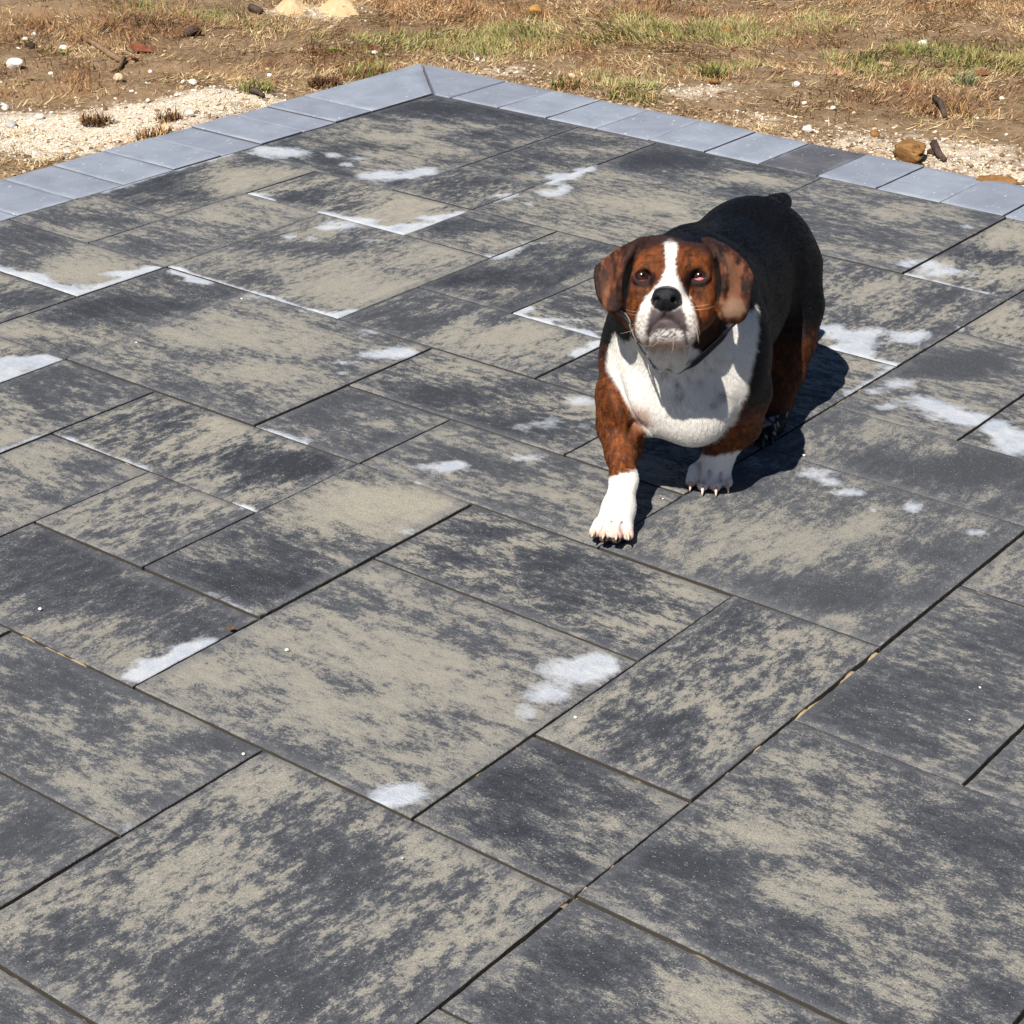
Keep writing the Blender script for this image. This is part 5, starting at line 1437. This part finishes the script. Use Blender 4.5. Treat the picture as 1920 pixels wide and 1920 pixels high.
    for sx in (-1, 1):
        for i in range(4):
            for j in range(3):
                qx, qy = 1250 + sx * (34 + j * 8 + i * 1.5), 588 + i * 11 + j * 3
                lay(np.array(srgb(74, 58, 54)), np.exp(-(((hx - qx) / 2.0) ** 2 + ((hy - qy) / 1.8) ** 2)) * .75 * (he > -.02))
    # mouth and philtrum lines
    mp = np.array(MOUTH)
    dm = np.full(n, 1e9)
    for a, b in list(zip(mp[:-1], mp[1:])) + [(np.array((1246.5, 572)), np.array((1246, 596)))]:
        ab = b - a
        t = np.clip(((hx - a[0]) * ab[0] + (hy - a[1]) * ab[1]) / (ab @ ab), 0, 1)
        dm = np.minimum(dm, np.hypot(hx - a[0] - t * ab[0], hy - a[1] - t * ab[1]))
    lay(np.array(srgb(34, 24, 24)), sstep(3.6, 1.6, dm) * (he > .0) * .72)
    # nose
    nz = ((hx - 1249) / 30) ** 2 + ((hy - 560) / 24.5) ** 2
    nm = sstep(1.06, .92, nz) * (he > .062)
    lay(np.array(srgb(30, 31, 36)), nm)
    hair = 1 - np.maximum(nm, np.maximum(lip * .9, sstep(4.2, 2, dm) * (he > 0)))
    hair = hair * (1 - pad) * (1 - .7 * t3)
    for (ex, ey, _) in EYES:
        hair = hair * sstep(.75, 1.2, ((hx - ex) / 18.5) ** 2 + ((hy - ey) / 14) ** 2)
    gloss = np.where(nm > .5, .30, .46) - .04 * head
    longer = 1 + .9 * chest
    paws = np.maximum(sstep(.055, .03, z), lw * sstep(940, 975, fy))
    return np.clip(c, 0, 1), gloss, hair, nm, longer * (1 - .5 * np.clip(head, 0, 1)) * (1 - .6 * paws), head, dict(hx=hx, hy=hy, he=he, bf=bf, br=br, chest=chest)

ccol, cgloss, chair_, cnose, clen, chead, cinf = coat(bco, bn)
def skin_material():
    t = NT('dog_coat')
    c = t.attr('col', 'Color')
    b = t.noise(t.obj(), 700.0, 3, .6)
    n = t.noise(t.obj(), 420.0, 4, .65)
    nose = t.attr('nose')
    c = t.mix(t.mapr(b, .35, .65, 0, .25), c, t.mix(1.0, c, (.55, .5, .5), 'MULTIPLY'))
    t.bump(t.math('ADD', t.math('MULTIPLY', n, nose), t.math('MULTIPLY', b, t.math('SUBTRACT', 1.0, nose))), .55, .0035)
    t.put(t.b.inputs['Roughness'], t.attr('gloss'))
    return t.set(c, None, .2)
M_COAT = skin_material()
dog = bpy.data.objects.new('dog', None)
COL.objects.link(dog)
dog.location = (0.38, 3.60, 0)
tag(dog, 'black, brown and white bull-headed dog walking on the patio with one front paw lifted', 'dog')
DO = np.array([0.38, 3.60, 0.0])
def part(name, me, mat=None, parent=None):
    o = link(name, me, mat, parent or dog)
    return o
body = part('body', mesh_np('body', bco - DO, [bq], True, {'gloss': cgloss, 'nose': cnose}, {'col': ccol}), M_COAT)

# ------------------------------------------------------------------ short hair
def flow(p, inf):
    """which way the hair lies"""
    n = len(p)
    d = np.zeros((n, 3))
    d += -BF * 1.0 + np.array([0, 0, -.45])
    legz = sstep(.24, .12, p[:, 2])[:, None]
    d = d * (1 - legz) + np.array([.05, .15, -1.0]) * legz
    ch = np.clip(inf['chest'], 0, 1)[:, None]
    cd = np.stack([inf['br'] * 5.0, np.full(n, -.1), np.full(n, -.9)], 1)
    d = d * (1 - ch) + cd * ch
    h = np.clip(inf['head'], 0, 1)[:, None]
    rel = p - hp(1251, 545, .06)
    rel = rel - HF * (rel @ HF)[:, None] * .2 - HF * .02
    rel /= np.linalg.norm(rel, axis=1)[:, None] + 1e-9
    ear_ = (np.abs(inf['hx'] - 1260) > 92)[:, None]
    rel = np.where(ear_, -HU + .15 * HR * np.sign(inf['hx'] - 1260)[:, None], rel)
    d = d * (1 - h) + rel * h
    return d / (np.linalg.norm(d, axis=1)[:, None] + 1e-9)

def make_fur(n):
    area = .5 * np.linalg.norm(np.cross(bco[bq[:, 2]] - bco[bq[:, 0]], bco[bq[:, 3]] - bco[bq[:, 1]]), axis=1)
    inf = dict(cinf)
    inf['head'] = chead
    wt = area * (chair_[bq].mean(1) > .35) * (1 + .8 * cinf['chest'][bq].mean(1) + .8 * chead[bq].mean(1))
    q = RNG.choice(len(bq), n, p=wt / wt.sum())
    s, t = RNG.random(n), RNG.random(n)
    wts = np.stack([(1 - s) * (1 - t), s * (1 - t), s * t, (1 - s) * t], 1)
    f = bq[q]
    def interp(a):
        return (a[f] * (wts if a.ndim == 1 else wts[:, :, None])).sum(1)
    p, nn = interp(bco), interp(bn)
    nn /= np.linalg.norm(nn, axis=1)[:, None]
    col, ln, hr = interp(ccol), interp(clen), interp(chair_)
    sub = {k: interp(np.asarray(v, float)) for k, v in inf.items()}
    d = flow(p, sub)
    d = d + RNG.normal(0, .28, (n, 3))
    # swirl a little
    sw = (fbm(p * 30, 2, 131) - .5)[:, None] * np.cross(nn, d) * 1.6
    d = d + sw
    d = d - nn * (d * nn).sum(1)[:, None]
    d /= np.linalg.norm(d, axis=1)[:, None] + 1e-9
    L = .0060 * ln * RNG.uniform(.6, 1.2, n) * np.clip(hr, .3, 1)
    lift = RNG.uniform(.06, .28, n)
    a = p - nn * .0006
    b = p + d * (L * .5)[:, None] + nn * (L * .5 * lift)[:, None]
    c = p + d * L[:, None] + nn * (L * lift * .62)[:, None]
    P = np.stack([a, b, c], 1)
    P[:, :, 2] = np.maximum(P[:, :, 2], .002)
    cv = bpy.data.hair_curves.new('fur')
    cv.add_curves([3] * n)
    cv.attributes['position'].data.foreach_set('vector', (P - DO).astype(np.float32).ravel())
    rad = np.tile(np.array([.00024, .00018, .00004], np.float32), (n, 1)) * RNG.uniform(.7, 1.2, (n, 1))
    ra = cv.attributes.get('radius') or cv.attributes.new('radius', 'FLOAT', 'POINT')
    ra.data.foreach_set('value', rad.astype(np.float32).ravel())
    ca = cv.attributes.new('col', 'FLOAT_COLOR', 'CURVE')
    cc = np.ones((n, 4), np.float32)
    lum = col.mean(1)
    wv = np.where(lum > .4, .13, .42)
    cc[:, :3] = np.clip(col * (1 + RNG.uniform(-1, 1, n) * wv)[:, None], 0, .93)
    ca.data.foreach_set('color', cc.ravel())
    t = NT('short_hair')
    m = t.set(t.attr('col', 'Color'), .30, .32)
    tr = t.n('ShaderNodeBsdfTranslucent')
    t.put(tr.inputs[0], t.attr('col', 'Color'))
    mx = t.n('ShaderNodeMixShader')
    mx.inputs[0].default_value = .35
    t.t.links.new(t.b.outputs[0], mx.inputs[1])
    t.t.links.new(tr.outputs[0], mx.inputs[2])
    t.t.links.new(mx.outputs[0], t.out.inputs[0])
    o = bpy.data.objects.new('fur', cv)
    COL.objects.link(o)
    cv.materials.append(m)
    o.parent = dog
    o['kind'] = 'stuff'
make_fur(240000)

# ------------------------------------------------------------------ eyes
def eye_material():
    t = NT('brown_eye')
    p = t.obj()
    sp = t.n('ShaderNodeSeparateXYZ')
    t.put(sp.inputs[0], p)
    r = t.math('SQRT', t.math('ADD', t.math('POWER', sp.outputs[0], 2.0), t.math('POWER', sp.outputs[1], 2.0)))
    r = t.math('DIVIDE', r, .0125)
    fib = t.noise(t.vmath('MULTIPLY', p, (1, 1, .1)), 900.0, 3, .6)
    iris = t.mix(t.mapr(fib, .3, .7), srgb(34, 18, 14), srgb(66, 38, 27))
    col = t.ramp(r, [(0.0, (0.004, 0.004, 0.005)), (0.32, (0.004, 0.004, 0.005)), (0.36, (1, 1, 1)), (1.0, (1, 1, 1))])
    c = t.mix(1.0, col, iris, 'MULTIPLY')
    c = t.mix(t.mapr(r, .68, .76), c, srgb(26, 16, 15))
    c = t.mix(t.mapr(r, .84, .92), c, srgb(150, 112, 104))
    t.b.inputs['Coat Weight'].default_value = .12
    t.b.inputs['Coat Roughness'].default_value = .06
    return t.set(c, .22, .4)
M_EYE = eye_material()
t_ = NT('pink_haw'); t_.b.inputs['Coat Weight'].default_value = .6
M_HAW = t_.set(srgb(226, 140, 146), .3, .5)
RH = Matrix(((HR[0], HU[0], HF[0]), (HR[1], HU[1], HF[1]), (HR[2], HU[2], HF[2])))
for (ex, ey, e0), haw in zip(EYES, (42, 64)):
    c = hp(ex, ey, e0 - .0085)
    v, f = sphere_grid(20, 28)
    eye = part('eye', mesh_np('eye', v * .0125, f, True), M_EYE)
    eye.location = Vector(c - DO)
    g = (HF + HU * .10); g = g / np.linalg.norm(g)
    x = np.cross(HU, g); x /= np.linalg.norm(x)
    y = np.cross(g, x)
    eye.rotation_euler = Matrix(((x[0], y[0], g[0]), (x[1], y[1], g[1]), (x[2], y[2], g[2]))).to_euler()
    # pink inner lid along the lower rim
    co_, fc_ = [], []
    nu, nv = 16, 5
    for i in range(nu):
        a = math.radians(200 + 150 * i / (nu - 1))
        for j in range(nv):
            ph = math.radians(84 - j * haw / (nv - 1) * math.sin(math.pi * i / (nu - 1)) ** .6)
            co_.append(np.array([math.sin(ph) * math.cos(a), math.sin(ph) * math.sin(a), math.cos(ph)]) * .01285)
    k = np.arange(nu * nv).reshape(nu, nv)
    fq = np.stack([k[:-1, :-1], k[1:, :-1], k[1:, 1:], k[:-1, 1:]], -1).reshape(-1, 4)
    hw = part('third_eyelid', mesh_np('third_eyelid', np.array(co_), [fq], True), M_HAW, eye)

# ------------------------------------------------------------------ claws
def horn_mat():
    t = NT('claw_horn')
    a = t.noise(t.obj(), 200.0, 3)
    return t.set(t.mix(t.mapr(a, .3, .7), srgb(190, 158, 136), srgb(226, 202, 180)), .4, .4)
M_CLAW = horn_mat()
t_ = NT('dark_claw'); M_CLAW_D = t_.set(srgb(60, 54, 52), .4, .4)
def claw(base, fwd, mat, L=.0175, r=.0046):
    fwd = fwd / np.linalg.norm(fwd)
    s = np.cross(fwd, [0, 0, 1]); s /= np.linalg.norm(s)
    u = np.cross(s, fwd)
    co_, fc_ = [], []
    n, m = 8, 6
    for i in range(m):
        t = i / (m - 1)
        c = base + fwd * L * t - u * L * .42 * t * t
        rr = r * (1 - t ** 3) ** .6 * (1 - .45 * t) + .0004
        for k in range(n):
            a = 6.2832 * k / n
            co_.append(c + s * math.cos(a) * rr * .8 + u * math.sin(a) * rr)
    for i in range(m - 1):
        for k in range(n):
            fc_.append((i * n + k, i * n + (k + 1) % n, (i + 1) * n + (k + 1) % n, (i + 1) * n + k))
    co_ = np.array(co_)
    co_[:, 2] = np.maximum(co_[:, 2], .0012)
    part('claw', mesh_np('claw', co_ - DO, [np.array(fc_), np.array([list(range((m - 1) * n, m * n))])], True), mat)
for toes, fwd, mat in ((PAW_UP, fw, M_CLAW), (PAW_DN, fw2 + np.array([0, 0, -.25]), M_CLAW), (PAW_HL, fw2 + np.array([0, 0, -.25]), M_CLAW_D), (PAW_HB, fw2 + np.array([0, 0, -.25]), M_CLAW_D)):
    for tip, r in toes:
        f_ = fwd / np.linalg.norm(fwd)
        s_ = np.cross(f_, [0, 0, 1])
        claw(tip + f_ * .0075 + np.array([0, 0, .002]), f_ + s_ * r * 6, mat)

# toe pads of the lifted paw
t_ = NT('paw_pad')
n_ = t_.noise(t_.obj(), 500.0, 3)
t_.bump(n_, .6, .003)
M_PAD = t_.set(t_.mix(t_.mapr(n_, .3, .7), srgb(52, 44, 38), srgb(96, 82, 68)), .7, .25)
for tip, r in PAW_UP[1:3]:
    v, f = sphere_grid(10, 14)
    ax = np.stack([rt * .0085, fw * .0075, up * .0062])
    p_ = tip + fw * .0060 - up * .0080
    part('toe_pad', mesh_np('toe_pad', v @ ax + p_ - DO, f, True), M_PAD)

# ------------------------------------------------------------------ collar
from mathutils.bvhtree import BVHTree
BV = BVHTree.FromPolygons([tuple(p) for p in bco], [tuple(int(i) for i in q) for q in bq])
def on_surface(px, py, off=.002):
    o = Vector((0, 0, CAM_H))
    d = Vector(AX_F + (px - 960) / FPX * AX_R - (py - 960) / FPX * AX_U).normalized()
    h = BV.ray_cast(o, d)
    return np.array(h[0]) + np.array(h[1]) * off, np.array(h[1])
def collar():
    # laid on the coat: down one side of the throat, under the dewlap, up the other side, over the nape
    front = [(1180, 590), (1186, 610), (1196, 636), (1212, 660), (1232, 679), (1252, 689), (1272, 692), (1292, 685), (1314, 668), (1338, 645), (1360, 620), (1380, 600)]
    P = [on_surface(*f, .002)[0] for f in front]
    nape = [bp(.08, .06, .385), bp(.05, .085, .40), bp(-.01, .09, .405), bp(-.06, .085, .40), bp(-.09, .06, .385)]
    P += [np.array(BV.find_nearest(Vector(q))[0]) for q in nape]
    n = 96
    m = len(P)
    A = []
    for i in range(n):                                             # closed smooth curve
        s = i / n * m
        k, t = int(s), s - int(s)
        p0, p1, p2, p3 = (P[(k + d) % m] for d in (-1, 0, 1, 2))
        A.append(.5 * ((2 * p1) + (p2 - p0) * t + (2 * p0 - 5 * p1 + 4 * p2 - p3) * t * t + (3 * p1 - p0 - 3 * p2 + p3) * t ** 3))
    A = np.array(A)
    for _ in range(3):
        A = .5 * A + .25 * (np.roll(A, 1, 0) + np.roll(A, -1, 0))
    N = []
    for i, q in enumerate(A):
        h = BV.find_nearest(Vector(q))
        N.append(np.array(h[1]))
        A[i] = np.array(h[0]) if (q - np.array(h[0])) @ np.array(h[1]) < .001 else q
    A, N = np.array(A), np.array(N)
    for _ in range(4):
        N = .5 * N + .25 * (np.roll(N, 1, 0) + np.roll(N, -1, 0))
        A = .5 * A + .25 * (np.roll(A, 1, 0) + np.roll(A, -1, 0))
    for i, q in enumerate(A):                                      # never sunk into the skin
        h = BV.find_nearest(Vector(q))
        dd = (q - np.array(h[0])) @ np.array(h[1])
        if dd < .0005:
            A[i] = np.array(h[0]) + np.array(h[1]) * .0005
    N /= np.linalg.norm(N, axis=1)[:, None]
    T = np.roll(A, -1, 0) - np.roll(A, 1, 0)
    S = np.cross(N, T)
    S /= np.linalg.norm(S, axis=1)[:, None]
    def band(name, w0, w1, off, thick, mat, parent):
        co_, fc_ = [], []
        for i in range(n):
            for (w, o) in ((w0, off), (w0, off + thick), (w1, off + thick), (w1, off)):
                co_.append(A[i] + S[i] * w + N[i] * o)
        for i in range(n):
            for k in range(4):
                i2 = (i + 1) % n
                fc_.append((i * 4 + k, i2 * 4 + k, i2 * 4 + (k + 1) % 4, i * 4 + (k + 1) % 4))
        return part(name, mesh_np(name, np.array(co_) - DO, [np.array(fc_)], False), mat, parent)
    t = NT('black_webbing')
    w = t.noise(t.obj(), 600.0, 2)
    t.bump(w, .4, .002)
    mb = t.set(srgb(24, 24, 27), .55, .4)
    t = NT('clear_vinyl_edge')
    mv = t.set(srgb(104, 104, 106), .4, .4)
    o = band('collar', -.0040, .0040, .0015, .0018, mb, None)
    o['label'] = 'black collar with pale edging under the jaw'
    band('edging', -.0054, -.0042, .0013, .0022, mv, o)
    band('edging', .0042, .0054, .0013, .0022, mv, o)
    return o
collar()

# ------------------------------------------------------------------ whiskers
t_ = NT('whisker'); M_WHISK = t_.set(srgb(214, 190, 160), .5, .3)
WH = [((1208, 585), (1190, 586), (1172, 580)), ((1206, 592), (1188, 592), (1174, 586)), ((1202, 608), (1190, 604), (1180, 612)), ((1199, 600), (1187, 612), (1181, 628)), ((1198, 612), (1185, 622), (1162, 626)),
      ((1300, 574), (1316, 574), (1330, 570)), ((1303, 580), (1320, 582), (1340, 574)), ((1300, 606), (1308, 616), (1308, 640)), ((1302, 608), (1311, 622), (1310, 644)), ((1300, 600), (1309, 608), (1313, 628)),
      ((1236, 640), (1228, 648), (1218, 650)), ((1262, 642), (1264, 652), (1258, 664))]
for w in WH:
    p0, n0 = on_surface(*w[0], -.001)
    e = (p0 - hp(1255, 540, 0)) @ HF
    P = [p0, hp(w[1][0], w[1][1], e + .014), hp(w[2][0], w[2][1], e + .016)]
    co_, fc_ = [], []
    m, n = 8, 4
    for i in range(m):
        t = i / (m - 1)
        c = P[0] * (1 - t) ** 2 + P[1] * 2 * t * (1 - t) + P[2] * t * t
        for k in range(n):
            a = 6.2832 * k / n
            co_.append(c + (HR * math.cos(a) + HU * math.sin(a)) * (.00030 * (1 - .75 * t)))
    for i in range(m - 1):
        for k in range(n):
            fc_.append((i * n + k, i * n + (k + 1) % n, (i + 1) * n + (k + 1) % n, (i + 1) * n + k))
    part('whisker', mesh_np('whisker', np.array(co_) - DO, [np.array(fc_)], True), M_WHISK)
